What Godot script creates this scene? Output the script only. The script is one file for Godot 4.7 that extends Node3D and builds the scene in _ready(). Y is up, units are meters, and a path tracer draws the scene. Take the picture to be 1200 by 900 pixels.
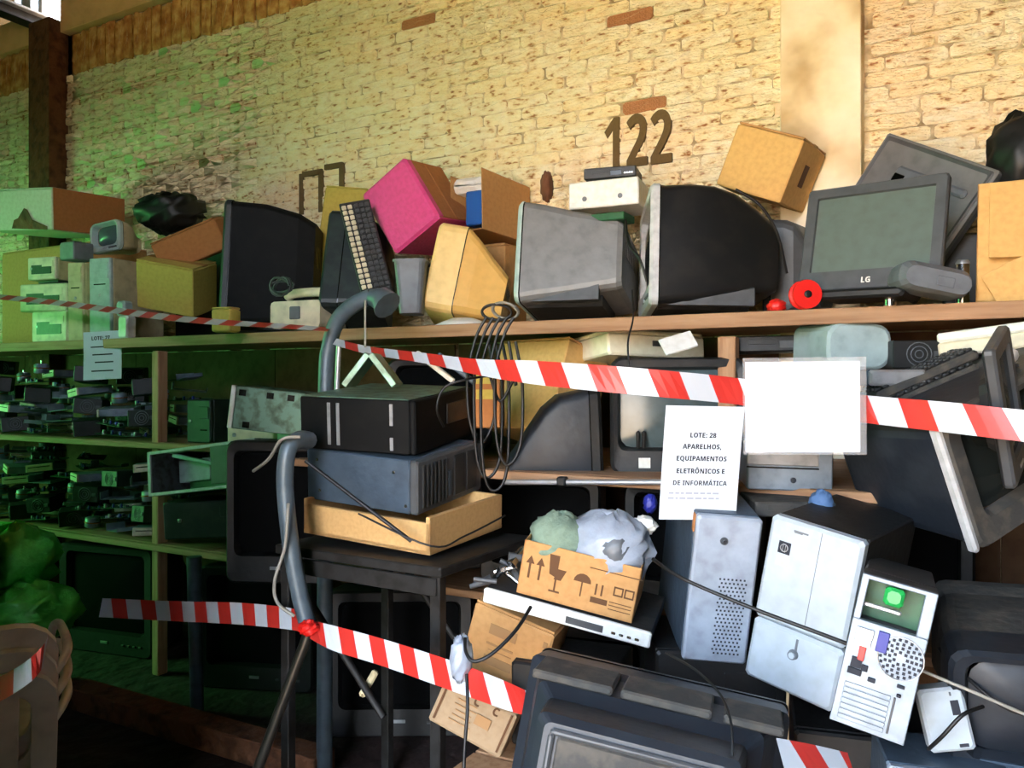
extends Node3D
# A heap of discarded electronics on racks along a whitewashed brick wall.
# x runs along the wall, y up, z out of the wall towards the door; the camera stands near the doorway.

const WALL_Z := -3.6
const SHELF := 1.74
const POSES := {
	"flat_tv": [Vector3(-0.252, 1.795, -2.819), Vector3(-13.7, -12.2, -1.1), Vector3(0.436, 0.365, 0.063)],
	"panel_back": [Vector3(-0.320, 1.907, -3.311), Vector3(-12.9, -26.1, -30.7), Vector3(0.492, 0.504, 0.050)],
	"carton_top": [Vector3(-0.695, 2.242, -3.329), Vector3(2.4, -6.3, -23.2), Vector3(0.269, 0.248, 0.309)],
	"tv_black": [Vector3(-0.866, 1.766, -3.128), Vector3(-1.3, -66.0, 3.2), Vector3(0.538, 0.449, 0.471)],
	"tv_grey": [Vector3(-1.379, 1.784, -3.078), Vector3(0.1, -79.0, 10.8), Vector3(0.464, 0.431, 0.426)],
	"monitor_cream": [Vector3(-1.925, 1.770, -3.061), Vector3(-10.3, -66.0, 10.0), Vector3(0.374, 0.394, 0.333)],
	"carton_pink": [Vector3(-2.351, 2.261, -3.154), Vector3(6.5, 3.0, -59.4), Vector3(0.321, 0.276, 0.322)],
	"carton_blue_items": [Vector3(-1.976, 2.198, -3.392), Vector3(-2.6, -7.6, 3.1), Vector3(0.187, 0.287, 0.386)],
	"white_device": [Vector3(-1.270, 2.217, -3.166), Vector3(0.1, 7.5, 0.8), Vector3(0.290, 0.109, 0.240)],
	"slim_on_device": [Vector3(-1.263, 2.338, -3.178), Vector3(0.0, 10.8, -0.2), Vector3(0.217, 0.050, 0.160)],
	"tv_dark_left": [Vector3(-3.193, 1.763, -3.184), Vector3(-1.9, -58.0, 3.6), Vector3(0.507, 0.660, 0.455)],
	"monitor_teal": [Vector3(-2.522, 1.786, -3.042), Vector3(-1.9, -61.8, 18.7), Vector3(0.420, 0.506, 0.279)],
	"carton_behind_teal": [Vector3(-2.979, 1.779, -3.373), Vector3(-3.8, 16.9, -6.8), Vector3(0.241, 0.790, 0.100)],
	"keyboard_standing": [Vector3(-2.215, 1.877, -2.820), Vector3(-15.5, 39.0, 13.1), Vector3(0.137, 0.469, 0.030)],
	"grey_bin": [Vector3(-2.036, 1.796, -2.818), Vector3(-2.8, 27.0, 0.6), Vector3(0.136, 0.226, 0.140)],
	"carton_pale_left": [Vector3(-4.979, 2.444, -3.099), Vector3(4.1, 5.6, -3.8), Vector3(0.586, 0.248, 0.512)],
	"carton_brown_tilted": [Vector3(-3.749, 2.208, -3.184), Vector3(12.9, 32.1, 22.8), Vector3(0.384, 0.178, 0.240)],
	"carton_yellow_left": [Vector3(-3.846, 1.931, -3.091), Vector3(18.0, 16.8, -11.2), Vector3(0.338, 0.270, 0.240)],
	"terminal_small": [Vector3(-4.224, 2.243, -2.996), Vector3(-2.1, 4.8, 5.0), Vector3(0.233, 0.175, 0.200)],
	"tower_beige_a": [Vector3(-4.375, 1.737, -2.999), Vector3(0.3, 12.5, 0.3), Vector3(0.107, 0.445, 0.401)],
	"tower_beige_b": [Vector3(-4.148, 1.739, -2.998), Vector3(0.3, 10.2, 0.3), Vector3(0.150, 0.452, 0.400)],
	"box_yellow_low": [Vector3(-4.752, 2.116, -2.948), Vector3(0.3, 11.9, 0.3), Vector3(0.210, 0.132, 0.200)],
	"desktop_pale": [Vector3(-4.700, 1.924, -2.985), Vector3(-0.1, 11.6, -0.1), Vector3(0.347, 0.159, 0.340)],
	"desktop_pale_b": [Vector3(-4.621, 1.743, -2.987), Vector3(-0.1, 5.4, -0.1), Vector3(0.293, 0.179, 0.340)],
	"phone_green": [Vector3(-2.694, 1.758, -2.905), Vector3(-0.6, 7.2, 0.3), Vector3(0.275, 0.139, 0.222)],
	"carton_right": [Vector3(0.208, 1.745, -2.984), Vector3(-0.8, -4.0, -0.9), Vector3(0.300, 0.360, 0.300)],
	"handset_lid": [Vector3(-0.087, 1.770, -2.761), Vector3(-0.9, 23.8, -12.6), Vector3(0.210, 0.085, 0.160)],
	"scanner_cream": [Vector3(-1.187, 1.590, -3.181), Vector3(-5.1, 52.3, -1.4), Vector3(0.448, 0.101, 0.404)],
	"slim_player_black": [Vector3(-0.584, 1.608, -3.036), Vector3(0.0, 17.2, 0.8), Vector3(0.300, 0.059, 0.280)],
	"tail_pale": [Vector3(-0.327, 1.546, -2.862), Vector3(0.2, 27.3, -1.8), Vector3(0.206, 0.147, 0.240)],
	"slab_cream": [Vector3(0.143, 1.590, -2.801), Vector3(-1.2, -18.9, 5.9), Vector3(0.308, 0.073, 0.300)],
	"carton_under_shelf": [Vector3(-1.538, 1.280, -3.001), Vector3(-18.4, -18.0, 0.4), Vector3(0.393, 0.388, 0.260)],
	"crt_swoop": [Vector3(-1.279, 1.160, -2.643), Vector3(-2.4, 120.6, 0.5), Vector3(0.278, 0.318, 0.325)],
	"crt_front": [Vector3(-0.927, 1.191, -2.889), Vector3(0.3, 25.3, 0.2), Vector3(0.453, 0.401, 0.422)],
	"desktop_silver": [Vector3(-0.480, 1.192, -2.589), Vector3(-0.1, 19.1, -1.2), Vector3(0.236, 0.126, 0.340)],
	"tv_right_tail": [Vector3(0.080, 1.211, -2.581), Vector3(-0.5, 49.2, 22.7), Vector3(0.606, 0.330, 0.408)],
	"tower_grey": [Vector3(-0.656, 0.799, -2.308), Vector3(8.7, 27.1, -4.3), Vector3(0.167, 0.397, 0.420)],
	"tower_white": [Vector3(-0.319, 0.757, -2.237), Vector3(1.3, -12.7, -11.1), Vector3(0.221, 0.419, 0.420)],
	"tower_rear": [Vector3(-0.168, 0.798, -1.919), Vector3(-5.5, 2.9, -11.8), Vector3(0.137, 0.300, 0.383)],
	"router_white": [Vector3(-0.012, 0.734, -1.940), Vector3(-4.8, 14.0, 11.6), Vector3(0.088, 0.129, 0.050)],
	"tv_right_low": [Vector3(0.126, 0.696, -2.260), Vector3(7.5, 8.8, 0.9), Vector3(0.377, 0.293, 0.570)],
	"tv_front_low": [Vector3(-0.568, 0.560, -1.495), Vector3(15.0, 193.8, 7.6), Vector3(0.553, 0.348, 0.437)],
	"dvd_silver": [Vector3(-0.957, 0.861, -2.113), Vector3(7.6, 9.6, -10.4), Vector3(0.471, 0.047, 0.260)],
	"carton_fragile": [Vector3(-0.931, 0.910, -2.095), Vector3(5.9, 12.8, -11.2), Vector3(0.321, 0.153, 0.220)],
	"carton_brown_low": [Vector3(-1.211, 0.614, -2.175), Vector3(5.9, 7.4, -17.2), Vector3(0.254, 0.231, 0.180)],
	"carton_diamond": [Vector3(-1.189, 0.538, -1.916), Vector3(-4.9, 17.5, -23.3), Vector3(0.217, 0.134, 0.140)],
	"tower_lying": [Vector3(-1.671, 1.127, -2.227), Vector3(3.4, 91.4, 5.5), Vector3(0.395, 0.169, 0.436)],
	"desktop_black": [Vector3(-1.714, 1.304, -2.254), Vector3(1.7, 98.2, 5.1), Vector3(0.452, 0.171, 0.422)],
	"drawer_wood": [Vector3(-1.616, 1.013, -2.196), Vector3(2.4, 88.3, 2.9), Vector3(0.410, 0.114, 0.510)],
	"case_green": [Vector3(-2.631, 1.296, -2.627), Vector3(-0.1, 29.7, -6.6), Vector3(0.293, 0.182, 0.300)],
	"chassis_open": [Vector3(-3.190, 0.972, -2.863), Vector3(-4.8, 5.3, 7.6), Vector3(0.674, 0.220, 0.360)],
	"case_under": [Vector3(-3.219, 0.743, -2.930), Vector3(-0.7, 19.3, 3.6), Vector3(0.590, 0.184, 0.300)],
	"paper_notice": [Vector3(-0.607, 1.146, -2.114), Vector3(12.1, 31.9, -1.3), Vector3(0.205, 0.304, 0.002)],
	"paper_sleeve": [Vector3(-0.338, 1.330, -2.115), Vector3(0.6, 23.1, 0.5), Vector3(0.277, 0.226, 0.002)],
	"paper_left": [Vector3(-3.985, 1.524, -2.733), Vector3(-1.3, 18.3, 2.3), Vector3(0.228, 0.257, 0.002)],
	"monitor_edge": [Vector3(0.113, 1.284, -2.324), Vector3(-3.8, 77.0, 20.5), Vector3(0.200, 0.348, 0.054)],
	"tv_corner_right": [Vector3(0.370, 1.996, -3.291), Vector3(0.2, -20.0, 2.0), Vector3(0.360, 0.213, 0.300)],
}

var M := {}
var TX := {}
var used := {}
var rng := RandomNumberGenerator.new()

# ------------------------------------------------------------------ mesh helpers
func mb() -> SurfaceTool:
	var st := SurfaceTool.new()
	st.begin(Mesh.PRIMITIVE_TRIANGLES)
	st.set_smooth_group(-1)
	return st

func tri(st: SurfaceTool, a: Vector3, b: Vector3, c: Vector3) -> void:
	st.add_vertex(a)
	st.add_vertex(b)
	st.add_vertex(c)

func quad(st: SurfaceTool, a: Vector3, b: Vector3, c: Vector3, d: Vector3) -> void:
	tri(st, a, b, c)
	tri(st, a, c, d)

func loft(st: SurfaceTool, rings: Array, cap0 := true, cap1 := true, smooth := false) -> void:
	st.set_smooth_group(0 if smooth else -1)
	for k in rings.size() - 1:
		var p: PackedVector3Array = rings[k]
		var q: PackedVector3Array = rings[k + 1]
		var n := p.size()
		for i in n:
			var j := (i + 1) % n
			quad(st, p[i], q[i], q[j], p[j])
	st.set_smooth_group(-1)
	if cap0:
		fan(st, rings[0], false)
	if cap1:
		fan(st, rings[rings.size() - 1], true)

func fan(st: SurfaceTool, ring: PackedVector3Array, flip: bool) -> void:
	for i in range(1, ring.size() - 1):
		if flip:
			tri(st, ring[0], ring[i + 1], ring[i])
		else:
			tri(st, ring[0], ring[i], ring[i + 1])

func rr(w: float, h: float, r: float, n: int, cx: float, cy: float, z: float) -> PackedVector3Array:
	var out := PackedVector3Array()
	r = minf(r, minf(w, h) * 0.49)
	for c in 4:
		var ox := (w / 2 - r) * (1 if c == 0 or c == 3 else -1)
		var oy := (h / 2 - r) * (1 if c < 2 else -1)
		for k in n + 1:
			var a := PI / 2 * (c + float(k) / n)
			out.append(Vector3(cx + ox + r * cos(a), cy + oy + r * sin(a), z))
	return out

func box(st: SurfaceTool, c: Vector3, s: Vector3, b := 0.004, t := Transform3D()) -> void:
	b = minf(b, minf(s.x, minf(s.y, s.z)) * 0.45)
	var rings := []
	for e in [[-0.5, b], [-0.5, 0.0], [0.5, 0.0], [0.5, b]]:
		var i: float = e[1]
		var z: float = e[0] * s.z - signf(e[0]) * (b if i == 0.0 else 0.0)
		var w := s.x / 2 - i
		var h := s.y / 2 - i
		var ring := PackedVector3Array()
		for p in [Vector2(w, h - b), Vector2(w - b, h), Vector2(b - w, h), Vector2(-w, h - b), Vector2(-w, b - h), Vector2(b - w, -h), Vector2(w - b, -h), Vector2(w, b - h)]:
			ring.append(t * (c + Vector3(p.x, p.y, z)))
		rings.append(ring)
	loft(st, rings)

func plain(st: SurfaceTool, c: Vector3, s: Vector3, t := Transform3D()) -> void:
	var h := s / 2
	var r0 := PackedVector3Array()
	var r1 := PackedVector3Array()
	for p in [Vector2(1, 1), Vector2(-1, 1), Vector2(-1, -1), Vector2(1, -1)]:
		r0.append(t * (c + Vector3(p.x * h.x, p.y * h.y, -h.z)))
		r1.append(t * (c + Vector3(p.x * h.x, p.y * h.y, h.z)))
	loft(st, [r0, r1])

func cyl(st: SurfaceTool, a: Vector3, b: Vector3, r0: float, r1: float, n := 12) -> void:
	tube(st, [a, b], [r0, r1], n)

func tube(st: SurfaceTool, pts: Array, radii: Array, n := 8) -> void:
	var rings := []
	var side := Vector3.ZERO
	for k in pts.size():
		var p: Vector3 = pts[k]
		var d: Vector3 = (pts[mini(k + 1, pts.size() - 1)] - pts[maxi(k - 1, 0)]).normalized()
		if side == Vector3.ZERO:
			side = d.cross(Vector3.UP if absf(d.y) < 0.9 else Vector3.RIGHT).normalized()
		side = (side - d * side.dot(d)).normalized()
		var up := d.cross(side)
		var r: float = radii[mini(k, radii.size() - 1)]
		var ring := PackedVector3Array()
		for i in n:
			var a := TAU * i / n
			ring.append(p + (side * cos(a) + up * sin(a)) * r)
		rings.append(ring)
	loft(st, rings, true, true, true)

func lathe(st: SurfaceTool, prof: Array, n := 20, t := Transform3D()) -> void:
	var rings := []
	for p in prof:
		var ring := PackedVector3Array()
		for i in n:
			var a := -TAU * i / n
			ring.append(t * Vector3(p.x * cos(a), p.y, p.x * sin(a)))
		rings.append(ring)
	loft(st, rings, true, true, true)

func smooth_path(ctrl: Array, per := 6) -> Array:
	var out := []
	for i in ctrl.size() - 1:
		var p0: Vector3 = ctrl[maxi(i - 1, 0)]
		var p1: Vector3 = ctrl[i]
		var p2: Vector3 = ctrl[i + 1]
		var p3: Vector3 = ctrl[mini(i + 2, ctrl.size() - 1)]
		for k in per:
			out.append(p1.cubic_interpolate(p2, p0, p3, float(k) / per))
	out.append(ctrl[ctrl.size() - 1])
	return out

func obj(st: SurfaceTool, called: String, m: Material, parent: Node = null) -> MeshInstance3D:
	st.generate_normals()
	var o := MeshInstance3D.new()
	o.mesh = st.commit()
	o.mesh.surface_set_material(0, m)
	return hang(o, called, parent)

func hang(o: Node3D, called: String, parent: Node = null) -> Node3D:
	if parent == null:
		o.name = numbered(called)
		add_child(o)
	else:
		o.name = called
		parent.add_child(o, true)
	return o

func numbered(called: String) -> String:
	used[called] = used.get(called, -1) + 1
	return called if used[called] == 0 else "%s_%03d" % [called, used[called]]

func tag(o: Node, label: String, category: String, group := "") -> Node:
	o.set_meta("label", label)
	o.set_meta("category", category)
	if group:
		o.set_meta("group", group)
	return o

func setting(o: Node, label := "", category := "") -> Node:
	o.set_meta("kind", "structure")
	if label:
		o.set_meta("label", label)
		o.set_meta("category", category)
	return o

func thing(called: String, label: String, category: String, at: Vector3, turn := Vector3.ZERO, group := "") -> Node3D:
	var o := Node3D.new()
	hang(o, called)
	o.position = at
	o.rotation_degrees = turn
	tag(o, label, category, group)
	return o

func posed(key: String, called: String, label: String, category: String, group := "") -> Node3D:
	var p: Array = POSES[key]
	return thing(called, label, category, p[0], p[1], group)

func size_of(key: String) -> Vector3:
	return POSES[key][2]

func one_box(called: String, m: Material, parent: Node, c: Vector3, s: Vector3, b := 0.004, t := Transform3D()) -> MeshInstance3D:
	var st := mb()
	box(st, c if parent else Vector3.ZERO, s, b, t)
	var o := obj(st, called, m, parent)
	if parent == null:
		o.position = c
	return o

func words(parent: Node, text: String, height: float, at: Vector3, m: Material, called := "lettering", turn := Basis(), stretch := 1.0, heavy := 0.35) -> MeshInstance3D:
	var f := SystemFont.new()
	f.font_names = PackedStringArray(["Droid Sans"])
	f.font_weight = 700
	var bold := FontVariation.new()
	bold.base_font = f
	bold.variation_embolden = heavy
	var tm := TextMesh.new()
	tm.font = bold
	tm.text = text
	tm.font_size = 48
	tm.pixel_size = height / 35.0
	tm.depth = 0.001
	tm.curve_step = 4.0
	tm.material = m
	var o := MeshInstance3D.new()
	o.mesh = tm
	o.transform = Transform3D(turn.scaled_local(Vector3(stretch, 1, 1)), at)
	return hang(o, called, parent)

# a point from a picture position, for laying things out: distance is measured along the camera's axis
func at(px: float, py: float, depth: float) -> Vector3:
	var c := Vector3((px - 600.0) / 950.0 * depth, -(py - 450.0) / 950.0 * depth, -depth)
	return Vector3(0, 1.5, 0) + Basis(Vector3.UP, deg_to_rad(28.8)) * c

# ------------------------------------------------------------------ materials
func noise(freq: float, ramp: Array, octaves := 4, kind := FastNoiseLite.TYPE_SIMPLEX, size := 256, as_normal := false, strength := 4.0, sd := 1) -> NoiseTexture2D:
	var n := FastNoiseLite.new()
	n.seed = sd
	n.noise_type = kind
	n.frequency = freq
	n.fractal_octaves = octaves
	var t := NoiseTexture2D.new()
	t.width = size
	t.height = size
	t.seamless = true
	t.noise = n
	if as_normal:
		t.as_normal_map = true
		t.bump_strength = strength
	else:
		var g := Gradient.new()
		var off := PackedFloat32Array()
		var col := PackedColorArray()
		for r in ramp:
			off.append(r[0])
			col.append(r[1])
		g.offsets = off
		g.colors = col
		t.color_ramp = g
	return t

func mat(color: Color, rough := 0.6, metal := 0.0, tex = null, scale := 2.0, bump = null, bump_scale := 0.5) -> StandardMaterial3D:
	var m := StandardMaterial3D.new()
	m.albedo_color = color
	m.roughness = rough
	m.metallic = metal
	if tex != null:
		m.albedo_texture = tex
	if bump != null:
		m.normal_enabled = true
		m.normal_texture = bump
		m.normal_scale = bump_scale
	if tex != null or bump != null:
		m.uv1_triplanar = true
		m.uv1_scale = Vector3.ONE * scale
	return m

func g(v: float) -> Color:
	return Color(v, v, v)

func make_materials() -> void:
	TX.dust = noise(0.02, [[0.0, g(0.84)], [0.45, g(0.94)], [1.0, g(1.0)]], 5)
	TX.grime = noise(0.02, [[0.0, Color(0.62, 0.58, 0.52)], [0.4, Color(0.88, 0.86, 0.83)], [0.6, g(1.0)], [1.0, g(1.0)]], 5, FastNoiseLite.TYPE_SIMPLEX, 256, false, 4.0, 7)
	TX.dirt = noise(0.015, [[0.0, Color(0.66, 0.68, 0.7)], [0.45, Color(0.7, 0.71, 0.72)], [0.65, Color(0.86, 0.84, 0.81)], [1.0, Color(1.0, 0.97, 0.92)]], 5, FastNoiseLite.TYPE_SIMPLEX, 256, false, 4.0, 9)
	TX.card = noise(0.03, [[0.0, Color(0.93, 0.92, 0.9)], [0.5, Color(0.97, 0.97, 0.96)], [1.0, g(1.0)]], 4, FastNoiseLite.TYPE_SIMPLEX, 256, false, 4.0, 3)
	TX.wood = noise(0.02, [[0.0, Color(0.62, 0.5, 0.4)], [0.4, Color(0.85, 0.78, 0.7)], [0.7, g(1.0)], [1.0, Color(0.92, 0.88, 0.84)]], 4, FastNoiseLite.TYPE_SIMPLEX, 256, false, 4.0, 4)
	TX.grain = noise(0.02, [[0.0, Color(0.82, 0.76, 0.7)], [0.5, Color(0.95, 0.93, 0.9)], [1.0, g(1.0)]], 4, FastNoiseLite.TYPE_SIMPLEX, 256, false, 4.0, 14)
	TX.paint = noise(0.022, [[0.0, Color(0.52, 0.3, 0.17)], [0.12, Color(0.7, 0.47, 0.29)], [0.19, Color(0.88, 0.78, 0.6)], [0.3, Color(0.97, 0.91, 0.77)], [0.6, Color(0.99, 0.95, 0.84)], [1.0, Color(1.0, 0.98, 0.92)]], 6, FastNoiseLite.TYPE_SIMPLEX, 512, false, 4.0, 5)
	TX.soldier = noise(0.025, [[0.0, Color(0.6, 0.36, 0.18)], [0.4, Color(0.76, 0.52, 0.28)], [0.7, Color(0.85, 0.66, 0.4)], [1.0, Color(0.9, 0.76, 0.52)]], 5, FastNoiseLite.TYPE_SIMPLEX, 256, false, 4.0, 6)
	TX.plaster = noise(0.01, [[0.0, Color(0.72, 0.58, 0.4)], [0.35, Color(0.88, 0.79, 0.62)], [0.6, Color(0.95, 0.89, 0.75)], [1.0, Color(0.98, 0.94, 0.85)]], 5, FastNoiseLite.TYPE_SIMPLEX, 256, false, 4.0, 8)
	TX.bump = noise(0.03, [], 4, FastNoiseLite.TYPE_SIMPLEX, 256, true, 6.0, 11)
	TX.rough = noise(0.07, [], 5, FastNoiseLite.TYPE_SIMPLEX, 512, true, 14.0, 15)
	TX.brush = noise(0.05, [], 3, FastNoiseLite.TYPE_SIMPLEX, 256, true, 2.0, 12)
	M.brick = mat(Color(1.0, 0.985, 0.94), 0.9, 0.0, TX.paint, 0.9, TX.rough, 0.6)
	M.brick.uv1_world_triplanar = true
	M.brick.uv1_scale = Vector3(0.7, 1.7, 1.2)
	M.brick_b = mat(Color(1.0, 0.97, 0.89), 0.9, 0.0, TX.paint, 1.3, TX.rough, 0.6)
	M.brick_b.uv1_world_triplanar = true
	M.brick_b.uv1_scale = Vector3(0.8, 2.0, 1.3)
	M.brick_red = mat(Color(0.72, 0.5, 0.34), 0.9, 0.0, TX.grime, 3.0, TX.bump, 0.8)
	M.mortar = mat(Color(0.9, 0.82, 0.66), 0.95, 0.0, TX.grime, 1.2, TX.bump, 0.8)
	M.soldier = mat(g(1.0), 0.9, 0.0, TX.soldier, 1.1, TX.bump, 0.6)
	M.soldier.uv1_world_triplanar = true
	M.plaster = mat(g(1.0), 0.9, 0.0, TX.plaster, 0.6, TX.bump, 0.3)
	M.plaster.uv1_world_triplanar = true
	M.ring_beam = mat(Color(0.92, 0.76, 0.52), 0.9, 0.0, TX.card, 0.5, TX.bump, 0.2)
	M.column_brown = mat(Color(0.42, 0.26, 0.16), 0.85, 0.0, TX.grime, 1.5, TX.bump, 0.5)
	M.stencil = mat(Color(0.42, 0.34, 0.2), 0.9, 0.0, TX.card, 5.0)
	M.floor = mat(Color(0.18, 0.105, 0.085), 0.85, 0.0, TX.grime, 0.8, TX.bump, 0.4)
	M.earth = mat(Color(0.74, 0.62, 0.47), 0.95, 0.0, TX.grime, 0.3)
	M.roof = mat(Color(0.36, 0.3, 0.24), 0.9, 0.0, TX.grime, 0.5)
	M.inner_wall = mat(Color(0.4, 0.32, 0.24), 0.9, 0.0, TX.grime, 0.5)
	M.steel = mat(Color(0.16, 0.155, 0.15), 0.6, 0.4, TX.grime, 2.0)
	M.shelf_wood = mat(Color(0.65, 0.5, 0.37), 0.75, 0.0, TX.grain, 1.0, TX.brush, 0.4)
	M.shelf_wood.uv1_scale = Vector3(0.35, 5.0, 5.0)
	M.post_wood = mat(Color(0.7, 0.54, 0.4), 0.75, 0.0, TX.grain, 1.0, TX.brush, 0.4)
	M.post_wood.uv1_scale = Vector3(5.0, 0.4, 5.0)
	M.black = mat(Color(0.1, 0.102, 0.106), 0.5, 0.0, TX.dirt, 2.0, TX.brush, 0.15)
	M.black_gloss = mat(Color(0.03, 0.032, 0.036), 0.22)
	M.charcoal = mat(Color(0.19, 0.195, 0.2), 0.48, 0.0, TX.dirt, 2.0, TX.brush, 0.15)
	M.blue_black = mat(Color(0.15, 0.18, 0.22), 0.5, 0.0, TX.dirt, 1.6, TX.brush, 0.15)
	M.dusty = mat(Color(0.33, 0.32, 0.3), 0.8, 0.0, TX.dirt, 3.0, TX.bump, 0.2)
	M.dark_grey = mat(Color(0.29, 0.3, 0.31), 0.5, 0.0, TX.dust, 2.0, TX.brush, 0.15)
	M.mid_grey = mat(Color(0.42, 0.44, 0.46), 0.5, 0.0, TX.dust, 2.0, TX.brush, 0.15)
	M.tv_grey = mat(Color(0.46, 0.465, 0.465), 0.45, 0.0, TX.dust, 2.0, TX.brush, 0.15)
	M.silver = mat(Color(0.72, 0.73, 0.74), 0.35, 0.6, TX.dust, 3.0)
	M.chrome = mat(Color(0.8, 0.81, 0.82), 0.2, 1.0)
	M.tower_grey = mat(Color(0.62, 0.66, 0.71), 0.5, 0.0, TX.dust, 2.5, TX.brush, 0.2)
	M.tower_white = mat(Color(0.69, 0.735, 0.77), 0.4, 0.0, TX.card, 2.0)
	M.zinc = mat(Color(0.52, 0.57, 0.62), 0.45, 0.35, TX.dust, 3.0)
	M.white = mat(Color(0.9, 0.9, 0.88), 0.5, 0.0, TX.card, 3.0)
	M.cream = mat(Color(0.9, 0.86, 0.74), 0.55, 0.0, TX.dust, 2.0)
	M.beige = mat(Color(0.8, 0.74, 0.58), 0.6, 0.0, TX.dust, 2.0)
	M.yellowed = mat(Color(0.93, 0.8, 0.52), 0.55, 0.0, TX.card, 2.0)
	M.yellowed_b = mat(Color(0.88, 0.7, 0.38), 0.55, 0.0, TX.card, 2.0)
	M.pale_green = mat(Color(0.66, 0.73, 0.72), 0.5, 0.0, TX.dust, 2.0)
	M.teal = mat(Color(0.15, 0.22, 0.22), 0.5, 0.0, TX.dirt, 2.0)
	M.bluegrey = mat(Color(0.29, 0.35, 0.41), 0.45, 0.25, TX.dust, 2.0, TX.brush, 0.2)
	M.card = mat(Color(0.74, 0.55, 0.34), 0.9, 0.0, TX.card, 4.0, TX.brush, 0.08)
	M.card_light = mat(Color(0.83, 0.66, 0.4), 0.9, 0.0, TX.card, 4.0, TX.brush, 0.08)
	M.card_orange = mat(Color(0.68, 0.44, 0.24), 0.9, 0.0, TX.card, 4.0, TX.brush, 0.08)
	M.card_yellow = mat(Color(0.76, 0.68, 0.32), 0.9, 0.0, TX.card, 4.0, TX.brush, 0.08)
	M.card_pale = mat(Color(0.8, 0.8, 0.74), 0.9, 0.0, TX.card, 4.0, TX.brush, 0.08)
	M.pink = mat(Color(0.85, 0.27, 0.53), 0.65, 0.0, TX.card, 4.0, TX.bump, 0.3)
	M.print = mat(Color(0.36, 0.24, 0.14), 0.9)
	M.print_faint = mat(Color(0.6, 0.45, 0.29), 0.9)
	M.ink = mat(Color(0.16, 0.17, 0.2), 0.9)
	M.ink_faint = mat(Color(0.62, 0.64, 0.68), 0.9)
	M.pack_tape = mat(Color(0.72, 0.56, 0.33), 0.25)
	M.paper = mat(Color(0.78, 0.82, 0.86), 0.85)
	M.sleeve = mat(Color(1, 1, 1, 0.12), 0.08)
	M.sleeve.transparency = BaseMaterial3D.TRANSPARENCY_ALPHA
	M.screen = mat(Color(0.36, 0.41, 0.385), 0.35, 0.0, TX.card, 2.0)
	M.crt_glass = mat(Color(0.1, 0.115, 0.11), 0.12)
	M.crt_glass_grey = mat(Color(0.3, 0.36, 0.37), 0.25, 0.0, TX.dust, 2.0)
	M.cable = mat(Color(0.03, 0.03, 0.032), 0.5)
	M.cable_grey = mat(Color(0.55, 0.54, 0.5), 0.55)
	M.pole_blue = mat(Color(0.36, 0.42, 0.46), 0.45, 0.3, TX.dust, 3.0)
	M.pole_shiny = mat(Color(0.4, 0.385, 0.35), 0.3, 0.9, TX.dust, 3.0)
	M.tape = mat(g(1.0), 0.4)
	M.tape.vertex_color_use_as_albedo = true
	M.tape.cull_mode = BaseMaterial3D.CULL_DISABLED
	M.red = mat(Color(0.82, 0.1, 0.07), 0.45)
	M.green_plastic = mat(Color(0.12, 0.6, 0.28), 0.4)
	M.board = mat(Color(0.1, 0.34, 0.18), 0.5, 0.0, TX.dust, 6.0)
	M.green_bag = mat(Color(0.34, 0.8, 0.3), 0.4, 0.0, TX.dust, 3.0, TX.bump, 0.5)
	M.blue = mat(Color(0.08, 0.33, 0.62), 0.5)
	M.blue_dark = mat(Color(0.12, 0.15, 0.5), 0.5)
	M.cloth_green = mat(Color(0.5, 0.58, 0.5), 0.95, 0.0, TX.dust, 6.0, TX.bump, 0.5)
	M.bag_grey = mat(Color(0.6, 0.64, 0.7), 0.4, 0.0, TX.card, 3.0, TX.bump, 0.3)
	M.plastic_chair = mat(Color(0.86, 0.82, 0.74), 0.5, 0.0, TX.dust, 2.0)
	M.chipboard = mat(Color(0.78, 0.62, 0.4), 0.7, 0.0, TX.card, 6.0)
	M.card_grey = mat(Color(0.62, 0.52, 0.4), 0.9, 0.0, TX.card, 4.0, TX.brush, 0.08)
	M.green_and_green_lit_metal = mat(Color(0.4, 0.54, 0.46), 0.4, 0.3, TX.grime, 2.5)  # on the folded sheet and top cover, green light mixed into the colour
	M.zinc_dim = mat(Color(0.45, 0.46, 0.47), 0.5, 0.4, TX.grime, 2.5)
	M.header = mat(Color(0.8, 0.82, 0.85), 0.9)
	M.washed_out_ink = mat(Color(0.84, 0.86, 0.88), 0.9)  # ink paled the way overexposure washes out the page
	M.trim_grey = mat(Color(0.74, 0.75, 0.75), 0.4, 0.0, TX.dust, 4.0)
	M.blue_faded = mat(Color(0.3, 0.42, 0.58), 0.7)
	M.hardboard = mat(Color(0.42, 0.3, 0.2), 0.85, 0.0, TX.grain, 2.0)
	M.dull_glass = mat(Color(0.05, 0.052, 0.055), 0.85)
	M.dull_glass.metallic_specular = 0.15
	M.scanner = mat(Color(0.95, 0.93, 0.83), 0.55, 0.0, TX.card, 2.0)
	M.near_black = mat(Color(0.06, 0.062, 0.066), 0.65, 0.0, TX.dirt, 2.0)
	M.near_black.metallic_specular = 0.3
	M.gloss_shell = mat(Color(0.14, 0.145, 0.15), 0.32, 0.0, TX.dirt, 2.0)
	M.copper = mat(Color(0.6, 0.35, 0.16), 0.4, 0.8)

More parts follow.
